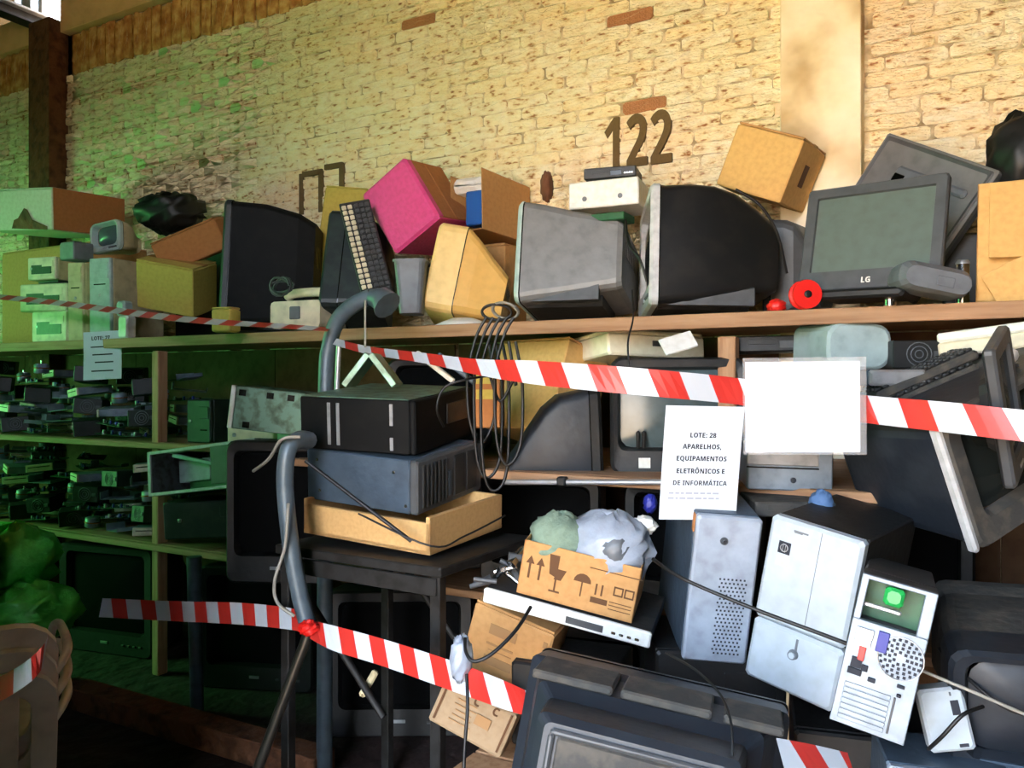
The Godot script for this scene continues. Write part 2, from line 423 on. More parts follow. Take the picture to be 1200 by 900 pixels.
# ------------------------------------------------------------------ builders of things
# every builder fills the box w (x) by h (y, from 0) by d (z), front towards +z
func carton(t: Node3D, s: Vector3, m: Material, open := false, tape := true, m_top: Material = null) -> void:
	var k := 0.005
	var st := mb()
	if open:
		box(st, Vector3(0, k / 2, 0), Vector3(s.x, k, s.z), 0.001)
		obj(st, "bottom", m, t)
		for e in [[Vector3(0, s.y / 2, s.z / 2 - k / 2), Vector3(s.x, s.y, k)], [Vector3(0, s.y / 2, k / 2 - s.z / 2), Vector3(s.x, s.y, k)], [Vector3(s.x / 2 - k / 2, s.y / 2, 0), Vector3(k, s.y, s.z)], [Vector3(k / 2 - s.x / 2, s.y / 2, 0), Vector3(k, s.y, s.z)]]:
			one_box("side", m, t, e[0], e[1], 0.0015)
		return
	var bulge := 0.004
	var rings := []
	for e in [[-0.5, 0.006], [-0.5, 0.0], [-0.1, -bulge], [0.15, -bulge], [0.5, 0.0], [0.5, 0.006]]:
		var i: float = e[1]
		var z: float = e[0] * s.z - (signf(e[0]) * 0.004 if i == 0.0 else 0.0)
		rings.append(rr(s.x - 2 * i, s.y - 0.01 - 2 * i, 0.006, 1, 0, s.y / 2 - 0.005, z))
	loft(st, rings)
	obj(st, "body", m, t)
	for q in [-1, 1]:
		one_box("flap", m_top if m_top else m, t, Vector3(0, s.y - 0.004, q * s.z / 4), Vector3(s.x - 0.004, 0.008, s.z / 2 - 0.004), 0.002)
	if tape:
		var tp := mb()
		box(tp, Vector3(0, s.y + 0.0005, 0), Vector3(s.x, 0.001, 0.05), 0.0003)
		for q in [-1, 1]:
			box(tp, Vector3(q * (s.x / 2 + 0.0005), s.y - 0.035, 0), Vector3(0.001, 0.07, 0.05), 0.0003)
		obj(tp, "packing_tape", M.pack_tape, t)

func crt(t: Node3D, s: Vector3, shell: Material, bezel: Material, o := {}) -> void:
	var w := s.x
	var h := s.y
	var d := s.z
	var bd: float = o.get("bezel_depth", 0.16) * d
	var r: float = o.get("round", 0.035)
	var tw: float = o.get("tail_w", 0.6)
	var th: float = o.get("tail_h", 0.55)
	var ty: float = o.get("tail_y", 0.12)       # how far the tail's underside is above the bottom
	var zf := d / 2
	var zb := zf - bd
	var n := 3
	var ow: float = o.get("opening_w", 0.84) * w
	var oh: float = o.get("opening_h", 0.74) * h
	var oy: float = h * 0.56
	# bezel
	var st := mb()
	loft(st, [rr(w, h, r, n, 0, h / 2, zb), rr(w, h, r, n, 0, h / 2, zf - 0.012), rr(w - 0.016, h - 0.016, r, n, 0, h / 2, zf), rr(ow, oh, 0.03, n, 0, oy, zf - 0.004), rr(ow - 0.02, oh - 0.02, 0.03, n, 0, oy, zf - 0.035)], false, false)
	var bz := obj(st, "bezel", bezel, t)
	# bulging picture tube
	st = mb()
	var rings := []
	for e in [[1.0, -0.034], [0.8, -0.022], [0.5, -0.012], [0.2, -0.008], [0.02, -0.0075]]:
		rings.append(rr((ow - 0.022) * e[0], (oh - 0.022) * e[0], 0.04 * e[0], n, 0, oy, zf + e[1]))
	loft(st, rings, false, true, true)
	obj(st, "screen", o.get("glass", M.crt_glass), t)
	# rear shell
	st = mb()
	var z0 := zb
	var z4 := -d / 2
	rings = [rr(w * 0.985, h * 0.985, r, n, 0, h / 2, z0)]
	var prof: Array = o.get("profile", [[0.12, 0.975, 0.97, 0.02], [0.3, 0.93, 0.93, 0.05], [0.5, 0.86, 0.86, 0.08], [0.66, lerpf(0.86, tw, 0.55), lerpf(0.86, th, 0.5), lerpf(0.08, ty, 0.5)], [0.78, tw + 0.05, th + 0.06, ty], [0.84, tw, th, ty], [0.985, tw - 0.01, th - 0.02, ty], [1.0, tw - 0.04, th - 0.05, ty + 0.015]])
	for e in prof:
		var hh: float = h * e[2]
		rings.append(rr(w * e[1], hh, r, n, 0, h * e[3] + hh / 2, lerpf(z0, z4, e[0])))
	loft(st, rings, false, true, o.get("smooth", false))
	var sh := obj(st, "rear_shell", shell, t)
	# ventilation slots in the tail, seam, stand, controls
	st = mb()
	for k in 9:
		var x := (k - 4) * w * tw * 0.09
		plain(st, Vector3(x, h * (ty + th * 0.7), z4 - 0.0002), Vector3(w * 0.018, h * th * 0.22, 0.002))
	obj(st, "vent_slots", M.black_gloss, sh)
	st = mb()
	loft(st, [rr(w * 0.99, h * 0.99, r, n, 0, h / 2, zb - 0.004), rr(w * 0.99, h * 0.99, r, n, 0, h / 2, zb + 0.001)], false, false)
	obj(st, "seam", M.black_gloss, sh)
	if o.get("stand", true):
		st = mb()
		var p0 := rr(w * 0.62, h * 0.1, 0.01, 1, 0, h * 0.05, zb - 0.01)
		var p1 := rr(w * 0.58, h * (ty + 0.03), 0.01, 1, 0, h * (ty + 0.03) / 2, z4 + d * 0.2)
		loft(st, [p0, p1])
		obj(st, "stand", M.charcoal, t)
	if o.get("controls", true):
		for k in 4:
			one_box("button", M.dark_grey, t, Vector3(w * (0.2 + k * 0.06), h * 0.1, zf), Vector3(0.018, 0.01, 0.008), 0.002)
		one_box("emblem", M.silver, bz, Vector3(0, h * 0.11, zf), Vector3(0.05, 0.014, 0.004), 0.001)

func flat_panel(t: Node3D, s: Vector3, frame: Material, glass: Material, low := 0.16, logo := "") -> void:
	var w := s.x
	var h := s.y
	var d := s.z
	var b := 0.035
	var ow := w - 2 * b
	var oh := h * (1 - low) - b
	var oy := h * low + oh / 2
	var st := mb()
	loft(st, [rr(w, h, 0.012, 2, 0, h / 2, d * 0.1), rr(w, h, 0.012, 2, 0, h / 2, d / 2 - 0.006), rr(w - 0.01, h - 0.01, 0.012, 2, 0, h / 2, d / 2), rr(ow, oh, 0.003, 2, 0, oy, d / 2), rr(ow - 0.006, oh - 0.006, 0.003, 2, 0, oy, d / 2 - 0.01)], false, false)
	var bz := obj(st, "bezel", frame, t)
	one_box("screen", glass, t, Vector3(0, oy, d / 2 - 0.012), Vector3(ow, oh, 0.006), 0.001)
	st = mb()
	loft(st, [rr(w * 0.6, h * 0.5, 0.03, 2, 0, h * 0.48, -d * 0.5), rr(w * 0.66, h * 0.56, 0.03, 2, 0, h * 0.48, -d * 0.15), rr(w * 0.97, h * 0.97, 0.012, 2, 0, h / 2, 0), rr(w, h, 0.012, 2, 0, h / 2, d * 0.1)], true, false)
	obj(st, "rear_shell", M.charcoal, t)
	if logo:
		words(bz, logo, 0.018, Vector3(0, h * low * 0.45, d / 2), M.white, "logo")
	else:
		one_box("emblem", M.silver, bz, Vector3(0, h * low * 0.45, d / 2), Vector3(0.04, 0.01, 0.003), 0.001)

func pc_case(t: Node3D, s: Vector3, body: Material, front: Material, style := "tower") -> void:
	# style tower: bays at the top of the front; desktop: bays at the right
	var w := s.x
	var h := s.y
	var d := s.z
	one_box("chassis", body, t, Vector3(0, h / 2, -0.012), Vector3(w, h, d - 0.025), 0.004)
	var fp := one_box("front_panel", front, t, Vector3(0, h / 2, d / 2 - 0.0125), Vector3(w, h, 0.025), 0.006)
	var z := d / 2
	if style == "tower":
		for k in 2:
			one_box("drive_bay", front, t, Vector3(0, h * (0.9 - k * 0.11), z), Vector3(w * 0.8, h * 0.09, 0.006), 0.002)
		one_box("drive_slot", M.black_gloss, fp, Vector3(0, h * 0.68, z), Vector3(w * 0.55, 0.006, 0.004), 0.001)
		one_box("power_button", M.silver, fp, Vector3(0, h * 0.55, z), Vector3(0.018, 0.018, 0.008), 0.004)
	elif style == "desktop":
		one_box("drive_bay", front, t, Vector3(w * 0.22, h * 0.7, z), Vector3(w * 0.4, h * 0.28, 0.006), 0.002)
		one_box("drive_slot", M.black_gloss, fp, Vector3(w * 0.22, h * 0.3, z), Vector3(w * 0.28, 0.008, 0.004), 0.001)
		one_box("power_button", M.silver, fp, Vector3(-w * 0.35, h * 0.5, z), Vector3(0.02, 0.02, 0.008), 0.004)

func slim(t: Node3D, s: Vector3, body: Material, front: Material, window: Material) -> void:
	var w := s.x
	var h := s.y
	var d := s.z
	one_box("body", body, t, Vector3(0, h / 2 + 0.003, -0.006), Vector3(w * 0.99, h - 0.006, d - 0.012), 0.003)
	var f := one_box("front_panel", front, t, Vector3(0, h / 2 + 0.003, d / 2 - 0.008), Vector3(w, h - 0.004, 0.016), 0.004)
	one_box("disc_tray", front, f, Vector3(-w * 0.18, h * 0.66, d / 2), Vector3(w * 0.32, h * 0.3, 0.004), 0.001)
	one_box("display", window, f, Vector3(w * 0.12, h * 0.5, d / 2), Vector3(w * 0.22, h * 0.42, 0.003), 0.001)
	for k in 4:
		one_box("button", M.chrome, f, Vector3(w * (0.29 + k * 0.045), h * 0.45, d / 2), Vector3(0.012, 0.008, 0.005), 0.002)
	for q in [-1, 1]:
		one_box("foot", M.black, t, Vector3(q * w * 0.4, 0.003, d * 0.3), Vector3(0.025, 0.006, 0.025), 0.002)

func blob(parent: Node, called: String, m: Material, c: Vector3, s: Vector3, rough := 0.25, sd := 1, fine := 3.0) -> MeshInstance3D:
	# a crumpled soft shape: cloth, bags
	var n := FastNoiseLite.new()
	n.seed = sd
	n.noise_type = FastNoiseLite.TYPE_SIMPLEX
	n.fractal_type = FastNoiseLite.FRACTAL_RIDGED
	n.fractal_octaves = 3
	n.frequency = fine * 0.35
	var rings := []
	var nu := 26
	var nv := 16
	for v in range(1, nv):
		var a := PI * v / nv
		var ring := PackedVector3Array()
		for u in nu:
			var b := -TAU * u / nu
			var p := Vector3(sin(a) * cos(b), -cos(a), sin(a) * sin(b))
			var k := 1.0 + rough * (n.get_noise_3dv(p * 2.0) - 0.2)
			ring.append(c + Vector3(p.x * s.x, p.y * s.y, p.z * s.z) * k)
		rings.append(ring)
	var st := mb()
	loft(st, rings, true, true, true)
	return obj(st, called, m, parent)

func cable(label: String, pts: Array, r := 0.004, m: Material = null, category := "cable", group := "") -> void:
	var st := mb()
	tube(st, smooth_path(pts), [r], 7)
	tag(obj(st, "cable", m if m else M.cable), label, category, group)

func barrier_tape(label: String, ctrl: Array, step := 0.085, start := 0) -> void:
	# ctrl: [point, half width vector]; diagonal red and white bars are printed along it
	var pts := smooth_path(ctrl.map(func(e): return e[0]), 10)
	var wid := smooth_path(ctrl.map(func(e): return e[1]), 10)
	var run := [0.0]
	for i in range(1, pts.size()):
		run.append(run[i - 1] + pts[i].distance_to(pts[i - 1]))
	var total: float = run[run.size() - 1]
	var slant := 0.03
	var st := mb()
	var white := Color(0.5, 0.54, 0.58)
	var red := Color(0.5, 0.03, 0.02)
	var sub := 3
	var count := int(ceil((total + slant) / step))
	for b in count:
		var col := red if (b + start) % 2 == 0 else white
		for j in sub:
			var s0 := (b + float(j) / sub) * step
			var s1 := (b + float(j + 1) / sub) * step
			st.set_color(col)
			var q := []
			for e in [[s0, 1.0], [s1, 1.0], [s1, -1.0], [s0, -1.0]]:
				var s: float = clampf(e[0] - (slant if e[1] > 0 else 0.0), 0.0, total)
				var i := 0
				while i < run.size() - 2 and run[i + 1] < s:
					i += 1
				var f: float = (s - run[i]) / maxf(run[i + 1] - run[i], 1e-6)
				q.append(pts[i].lerp(pts[i + 1], f) + wid[i].lerp(wid[i + 1], f) * e[1])
			quad(st, q[0], q[1], q[2], q[3])
	tag(obj(st, "barrier_tape", M.tape), label, "barrier tape")

func sheet(t: Node3D, s: Vector3, m: Material, curl := 0.012) -> void:
	var st := mb()
	var n := 8
	for side in 2:
		for i in n:
			var y0 := s.y * i / n
			var y1 := s.y * (i + 1) / n
			var z0 := curl * pow(1 - float(i) / n, 2)
			var z1 := curl * pow(1 - float(i + 1) / n, 2)
			var o := Vector3(0, 0, 0.0004 if side == 0 else -0.0004)
			var a := Vector3(-s.x / 2, y0, z0) + o
			var b := Vector3(-s.x / 2, y1, z1) + o
			var c := Vector3(s.x / 2, y1, z1) + o
			var e := Vector3(s.x / 2, y0, z0) + o
			if side == 0:
				quad(st, a, b, c, e)
			else:
				quad(st, a, e, c, b)
	obj(st, "page", m, t)

# ------------------------------------------------------------------ racks
func build_racks() -> void:
	# long plank shelves along the wall, nearest edge at z = -2.75
	for e in [[SHELF, -7.4, 0.95, "upper", 3, 0.05], [1.2, -2.4, 0.95, "middle", 4, 0.03], [1.2, -7.4, -2.42, "middle left", 3, 0.03], [0.68, -7.4, 0.95, "low", 3, 0.03]]:
		var y: float = e[0]
		var sh := thing("plank_shelf", {"upper": "long bare wooden top shelf carrying televisions along the brick wall", "middle": "wooden middle shelf board behind the notices and the metal rail", "middle left": "wooden middle shelf board under the dim scrap heap", "low": "lowest wooden shelf board under the open computer chassis"}[e[3]], "shelf", Vector3((e[1] + e[2]) / 2, y, -3.17))
		var w: float = e[2] - e[1]
		var front: float = 0.42 + (e[4] - 3) * 0.3
		for k in e[4]:
			var n := 2 if w > 4 else 1
			for j in n:
				one_box("plank", M.shelf_wood, sh, Vector3((j + 0.5) * w / n - w / 2, -0.014, -0.28 + k * (front + 0.28 - 0.16) / (e[4] - 1)), Vector3(w / n - 0.004, 0.028, 0.27), 0.003)
		one_box("front_rail", M.shelf_wood, sh, Vector3(0, -e[5] / 2, front), Vector3(w, e[5], 0.03), 0.003)
	for e in [[-0.69, 1.662, "short timber post under the top shelf beside the cream scanner"], [-3.62, SHELF - 0.07, "thin timber rack post behind the pale notice"], [0.8, SHELF - 0.07, "timber rack post at the far right end"], [-6.6, SHELF - 0.07, "timber rack post at the dim far end"]]:
		var low: float = 1.2 if e[0] == -0.69 else 0.0
		var p := one_box("rack_post", M.post_wood, null, Vector3(e[0], (e[1] + low) / 2, -2.80), Vector3(0.06 if e[0] > -1 else 0.05, e[1] - low, 0.06), 0.004)
		tag(p, e[2], "post")
	for e in [[-7.4, -2.3, "added brown hardboard backing that keeps the left rack dark"], [-2.28, 0.95, "added brown hardboard backing that keeps the lower shelves dark"]]:
		var hb := thing("shade_backing", e[2], "board", Vector3((e[0] + e[1]) / 2, 0, WALL_Z + 0.03))  # added boards that hide the lit wall and keep the racks dark
		for k in 4:
			var w: float = (e[1] - e[0]) / 4
			one_box("panel", M.hardboard, hb, Vector3((k - 1.5) * w, 0.855, 0), Vector3(w - 0.004, 1.70, 0.012), 0.001)
	var r := thing("metal_rail", "thin pale metal rail along the middle shelf edge", "rail", Vector3(-1.0, 1.175, -2.33))
	var st := mb()
	tube(st, [at(590, 565, 2.72), at(790, 565, 2.48)].map(func(p): return r.to_local(p)), [0.009], 8)
	obj(st, "tube", M.silver, r)
	one_box("clamp", M.black, r, r.to_local(at(659, 564, 2.63)), Vector3(0.03, 0.03, 0.03), 0.004)
	# low bench that carries the front heap
	var b := thing("low_bench", "low rough timber bench under the front heap of televisions", "bench", Vector3(-0.3, 0, -1.85))
	for k in 5:
		one_box("plank", M.post_wood, b, Vector3(0, 0.445, -0.44 + k * 0.22), Vector3(1.8, 0.03, 0.21), 0.003)
	for q in [Vector3(-0.85, 0.215, 0.4), Vector3(0.85, 0.215, 0.4), Vector3(-0.85, 0.215, -0.4), Vector3(0.85, 0.215, -0.4)]:
		one_box("leg", M.post_wood, b, q, Vector3(0.07, 0.43, 0.07), 0.004)

# ------------------------------------------------------------------ top shelf
func build_top_shelf() -> void:
	var t: Node3D
	var s: Vector3
	var k := ""
	# flat screen
	k = "flat_tv"
	s = size_of(k)
	t = posed(k, "flat_television", "dark framed flat television with a dull grey-green screen facing the room", "television")
	flat_panel(t, s, M.dark_grey, M.screen, 0.18, "LG")
	one_box("stand", M.black, t, Vector3(0, -0.012, -0.01), Vector3(0.26, 0.03, 0.18), 0.008, Transform3D(Basis(Vector3.RIGHT, deg_to_rad(13)), Vector3.ZERO))
	k = "panel_back"
	s = size_of(k)
	t = posed(k, "flat_television", "big flat television turned backwards, tilted against the pilaster", "television")
	one_box("rear_shell", M.tv_grey, t, Vector3(0, s.y / 2, 0.005), Vector3(s.x, s.y, 0.03), 0.006)
	var fr := mb()
	loft(fr, [rr(s.x, s.y, 0.01, 2, 0, s.y / 2, -0.025), rr(s.x, s.y, 0.01, 2, 0, s.y / 2, 0.012), rr(s.x - 0.03, s.y - 0.03, 0.008, 2, 0, s.y / 2, 0.024), rr(s.x - 0.05, s.y - 0.05, 0.008, 2, 0, s.y / 2, 0.02)], true, false)
	obj(fr, "rim", M.dark_grey, t)
	one_box("mount_plate", M.mid_grey, t, Vector3(0.0, s.y * 0.72, 0.032), Vector3(0.2, 0.09, 0.024), 0.008)
	for q in [-0.07, 0.03]:
		one_box("socket", M.black_gloss, t, Vector3(q, s.y * 0.72, 0.045), Vector3(0.045, 0.03, 0.006), 0.002)
	one_box("handle_ridge", M.mid_grey, t, Vector3(0.13, s.y * 0.78, 0.03), Vector3(0.14, 0.03, 0.02), 0.008)
	# cartons
	k = "carton_top"
	t = posed(k, "carton", "clean tan carton tilted on top of the televisions beside the pilaster", "carton")
	carton(t, size_of(k), M.card_light, false, true, M.card)
	carton_print(t, size_of(k), "side")
	k = "carton_pink"
	s = size_of(k)
	t = posed(k, "carton", "carton wrapped in bright pink paper standing on its corner", "carton")
	carton(t, s, M.card_orange, false, false, M.card_orange)
	one_box("pink_wrapping", M.pink, t, Vector3(0, s.y / 2 - 0.003, s.z / 2 - 0.02), Vector3(s.x + 0.008, s.y + 0.012, 0.06), 0.012)
	var wr := mb()
	box(wr, Vector3(s.x / 2 + 0.004, s.y / 2, 0), Vector3(0.006, s.y, s.z), 0.002)
	box(wr, Vector3(0, -0.003, 0), Vector3(s.x, 0.006, s.z), 0.002)
	obj(wr, "pink_wrapping", M.pink, t)
	k = "carton_blue_items"
	s = size_of(k)
	t = posed(k, "carton", "opened brown carton holding white and blue things beside the pink one", "carton")
	var sid := mb()
	box(sid, Vector3(s.x / 2, s.y / 2, 0), Vector3(0.006, s.y, s.z), 0.002)
	obj(sid, "side", M.card, t)
	for e in [[Vector3(-s.x / 2, s.y / 2, 0), Vector3(0.006, s.y, s.z)], [Vector3(0, s.y / 2, -s.z / 2), Vector3(s.x, s.y, 0.006)], [Vector3(0, 0.003, 0), Vector3(s.x, 0.006, s.z)]]:
		one_box("side", M.card, t, e[0], e[1], 0.002)
	var c0: Transform3D = t.transform
	var bl := one_box("folder", M.blue, null, c0 * Vector3(0.03, s.y * 0.4, s.z * 0.35), Vector3(0.1, 0.16, 0.08), 0.006)
	tag(bl, "bright blue plastic box inside the opened brown carton", "box")
	var wh := one_box("white_roll", M.white, null, c0 * Vector3(-0.02, s.y * 0.82, s.z * 0.3), Vector3(0.17, 0.07, 0.12), 0.02)
	tag(wh, "white packet sticking out of the opened brown carton", "packet")
	support(Vector3(-1.98, SHELF, -3.46), Vector3(0.2, 2.17 - SHELF, 0.22), "dark carton hidden below the opened brown carton", M.card)
	# television sets turned to the left
	k = "tv_black"
	t = posed(k, "television", "large black tube television with a silver front edge, seen from the side", "television")
	crt(t, size_of(k), M.gloss_shell, M.trim_grey, {"bezel_depth": 0.07, "tail_w": 0.68, "tail_h": 0.62, "tail_y": 0.12, "round": 0.03, "smooth": true, "profile": [[0.05, 0.98, 0.97, 0.015], [0.25, 0.97, 0.97, 0.03], [0.45, 0.93, 0.93, 0.06], [0.62, 0.88, 0.85, 0.09], [0.8, 0.8, 0.72, 0.12], [0.93, 0.74, 0.6, 0.14], [1.0, 0.7, 0.5, 0.16]]})
	side_wedge(t, size_of(k), M.dark_grey)
	k = "tv_grey"
	t = posed(k, "television", "dull grey tube television seen from the side beside the cream monitor", "television")
	crt(t, size_of(k), M.tv_grey, M.pale_green, {"bezel_depth": 0.05, "tail_w": 0.75, "tail_h": 0.6, "tail_y": 0.12, "profile": [[0.04, 0.98, 0.98, 0.01], [0.2, 0.97, 0.93, 0.03], [0.5, 0.95, 0.82, 0.06], [0.8, 0.92, 0.72, 0.1], [0.95, 0.9, 0.66, 0.12], [1.0, 0.86, 0.6, 0.14]]})
	side_wedge(t, size_of(k), M.dark_grey)
	k = "monitor_cream"
	t = posed(k, "computer_monitor", "yellowed cream tube monitor leaning below the pink carton", "monitor")
	crt(t, size_of(k), M.yellowed_b, M.yellowed, {"bezel_depth": 0.38, "tail_w": 0.6, "tail_h": 0.5, "tail_y": 0.06, "stand": false, "round": 0.05, "profile": [[0.05, 0.97, 0.97, 0.015], [0.3, 0.92, 0.86, 0.02], [0.6, 0.82, 0.7, 0.03], [0.85, 0.75, 0.58, 0.04], [1.0, 0.7, 0.5, 0.05]]})
	t = thing("monitor_base", "pale round swivel foot below the cream monitor", "monitor foot", Vector3(-1.88, SHELF, -2.98))
	var lb := mb()
	lathe(lb, [Vector2(0.13, 0), Vector2(0.13, 0.012), Vector2(0.09, 0.03), Vector2(0.05, 0.045)], 20)
	obj(lb, "foot", M.white, t)
	k = "tv_dark_left"
	t = posed(k, "television", "very large dark tube television in the green light, seen from the side", "television")
	crt(t, size_of(k), M.near_black, M.charcoal, {"bezel_depth": 0.08, "tail_w": 0.8, "tail_h": 0.75, "tail_y": 0.08, "profile": [[0.05, 0.98, 0.98, 0.01], [0.4, 0.96, 0.95, 0.03], [0.8, 0.92, 0.86, 0.06], [1.0, 0.84, 0.75, 0.1]]})
	k = "monitor_teal"
	t = posed(k, "computer_monitor", "dark teal tube monitor behind the standing keyboard", "monitor")
	crt(t, size_of(k), M.teal, M.teal, {"bezel_depth": 0.3, "stand": false, "profile": [[0.1, 0.98, 0.98, 0.01], [0.5, 0.96, 0.92, 0.02], [0.9, 0.9, 0.84, 0.03], [1.0, 0.84, 0.76, 0.05]]})
	k = "carton_behind_teal"
	t = posed(k, "carton", "tall narrow carton standing behind the dark teal monitor", "carton")
	carton(t, size_of(k), M.card_yellow)
	k = "keyboard_standing"
	s = size_of(k)
	t = posed(k, "keyboard", "grimy computer keyboard standing on end before the teal monitor", "keyboard")
	one_box("case", M.charcoal, t, Vector3(0, s.y / 2, 0), Vector3(s.x, s.y, 0.02), 0.004)
	for col in 2:
		var kb := mb()
		for i in 17:
			for j in (2 if col == 0 else 3):
				var x: float = -s.x * 0.38 + j * 0.026 if col == 0 else s.x * 0.02 + j * 0.024
				box(kb, Vector3(x, s.y * (0.06 + i * 0.055), 0.014), Vector3(0.02, 0.019, 0.012), 0.003)
		obj(kb, "pale_keys" if col == 0 else "dark_keys", M.cream if col == 0 else M.dark_grey, t)
	k = "grey_bin"
	s = size_of(k)
	t = posed(k, "plastic_bin", "small grey tapered plastic bin left of the cream monitor", "bin")
	var bn := mb()
	loft(bn, [rr(s.x * 0.7, s.z * 0.7, 0.02, 3, 0, 0, 0), rr(s.x, s.z, 0.025, 3, 0, 0, s.y), rr(s.x - 0.01, s.z - 0.01, 0.02, 3, 0, 0, s.y), rr(s.x * 0.66, s.z * 0.66, 0.02, 3, 0, 0, 0.01)].map(func(r): return Transform3D(Basis(Vector3.RIGHT, -PI / 2), Vector3.ZERO) * r), true, true)
	obj(bn, "tub", M.mid_grey, t)
	var rim := mb()
	loft(rim, [rr(s.x + 0.012, s.z + 0.012, 0.03, 3, 0, 0, s.y - 0.012), rr(s.x + 0.012, s.z + 0.012, 0.03, 3, 0, 0, s.y), rr(s.x - 0.01, s.z - 0.01, 0.02, 3, 0, 0, s.y + 0.001)].map(func(r): return Transform3D(Basis(Vector3.RIGHT, -PI / 2), Vector3.ZERO) * r), false, false)
	obj(rim, "rim", M.mid_grey, t)
	# white device stack
	k = "white_device"
	s = size_of(k)
	t = posed(k, "receiver_box", "white boxy receiver with two screws on top of the grey television", "receiver")
	one_box("case", M.white, t, Vector3(0, s.y / 2, 0), s, 0.005)
	for q in [-0.27, 0.24]:
		var sc := mb()
		cyl(sc, Vector3(q * s.x, s.y * 0.35, s.z / 2 - 0.002), Vector3(q * s.x, s.y * 0.35, s.z / 2 + 0.004), 0.011, 0.009)
		obj(sc, "screw", M.mid_grey, t)
	k = "slim_on_device"
	t = posed(k, "slim_player", "small dark slim player lying on the white receiver", "player")
	slim(t, size_of(k), M.dark_grey, M.charcoal, M.black_gloss)
	var cb := one_box("circuit_board", M.board, null, at(718, 257, 3.22), Vector3(0.14, 0.03, 0.12), 0.003)
	tag(cb, "loose green circuit board under the white receiver", "circuit board")
	var lf := blob(null, "torn_cover", M.column_brown, at(641, 219, 3.4), Vector3(0.025, 0.06, 0.03), 0.3, 5)
	tag(lf, "torn brown scrap standing up behind the grey television", "scrap")
	t = thing("television", "dark television tucked behind the black one, under the tan carton", "television", at(920, 300, 3.25) + Vector3(0.06, 0, 0) - Vector3(0, 0.2, 0), Vector3(0, -100, 0))
	t.position.y = SHELF + 0.005
	crt(t, Vector3(0.30, 0.40, 0.2), M.dark_grey, M.charcoal, {"stand": false})
	# small things in front
	t = thing("red_reel", "round bright red plastic reel on the shelf edge", "reel", Vector3(at(943, 352, 2.62).x, SHELF, at(943, 352, 2.62).z), Vector3(0, 30, 0))
	var rd := mb()
	var rl := Transform3D(Basis(Vector3.RIGHT, PI / 2), Vector3(0, 0.048, -0.02))
	lathe(rd, [Vector2(0.046, 0), Vector2(0.048, 0.006), Vector2(0.046, 0.012), Vector2(0.02, 0.012), Vector2(0.02, 0.034), Vector2(0.046, 0.034), Vector2(0.048, 0.04), Vector2(0.046, 0.046)], 24, rl)
	obj(rd, "spool", M.red, t)
	rd = mb()
	lathe(rd, [Vector2(0.012, 0.0465), Vector2(0.012, 0.05), Vector2(0.004, 0.05)], 14, rl)
	obj(rd, "hub", M.black, t)
	var rp := blob(null, "red_pouch", M.red, Vector3(at(910, 352, 2.75).x, SHELF + 0.022, at(910, 352, 2.75).z), Vector3(0.03, 0.024, 0.03), 0.3, 8)
	tag(rp, "small crumpled dark red pouch beside the red reel", "pouch")
	for e in [[1043, 338, 2.56, "silver metal can standing in front of the flat television"], [1128, 318, 2.62, "silver metal can standing behind the grey handset base"]]:
		var p := at(e[0], e[1], e[2])
		t = thing("metal_can", e[3], "can", Vector3(p.x, SHELF, p.z))
		var cn := mb()
		var hh: float = p.y - SHELF + 0.035
		lathe(cn, [Vector2(0.019, 0), Vector2(0.02, 0.004), Vector2(0.02, hh - 0.006), Vector2(0.017, hh)], 16)
		obj(cn, "body", M.chrome, t)
		cn = mb()
		lathe(cn, [Vector2(0.021, hh - 0.012), Vector2(0.021, hh - 0.006), Vector2(0.016, hh + 0.002)], 16)
		obj(cn, "lid", M.silver, t)
	k = "handset_lid"
	s = size_of(k)
	t = posed(k, "handset_base", "rounded blue-grey plastic handset base tipped on the shelf edge", "handset base")
	var hs := mb()
	loft(hs, [rr(s.x * 0.9, s.y * 0.6, 0.03, 3, 0, s.y * 0.4, -s.z / 2), rr(s.x, s.y, 0.035, 3, 0, s.y / 2, -s.z * 0.2), rr(s.x, s.y, 0.035, 3, 0, s.y / 2, s.z * 0.3), rr(s.x * 0.9, s.y * 0.7, 0.03, 3, 0, s.y * 0.42, s.z / 2)])
	obj(hs, "shell", M.mid_grey, t)
	one_box("cradle", M.dark_grey, t, Vector3(0, s.y * 0.93, 0), Vector3(s.x * 0.7, 0.02, s.z * 0.4), 0.008)
	one_box("key_panel", M.mid_grey, t, Vector3(0.02, s.y * 0.4, s.z / 2), Vector3(0.05, 0.03, 0.006), 0.002)
	k = "carton_right"
	s = size_of(k)
	t = posed(k, "carton", "torn open light brown carton at the right end of the top shelf", "carton")
	carton(t, s, M.card_light, true)
	# the torn front: an outer strip and two folded flaps
	one_box("flap", M.card_light, t, Vector3(-s.x * 0.36, s.y * 0.66, s.z / 2 + 0.02), Vector3(0.09, s.y * 0.62, 0.005), 0.001, Transform3D(Basis(Vector3.UP, 0.2), Vector3.ZERO))
	one_box("flap", M.card_light, t, Vector3(0.03, s.y * 0.2, s.z / 2 + 0.02), Vector3(0.22, s.y * 0.36, 0.005), 0.001, Transform3D(Basis(Vector3.BACK, 0.5), Vector3(0, -0.01, 0.01)))
	k = "tv_corner_right"
	t = posed(k, "television", "small dark glossy television above the torn carton", "television")
	crt(t, size_of(k), M.black, M.black, {"stand": false})
	support(Vector3(0.32, SHELF, -3.38), Vector3(0.3, 0.25, 0.25), "dark plastic crate below the small glossy television", M.charcoal)
	var bg := blob(null, "rubbish_bag", M.black, at(1198, 185, 2.75), Vector3(0.1, 0.15, 0.1), 0.25, 12)
	tag(bg, "crumpled dark rubbish bag high against the wall", "bag")
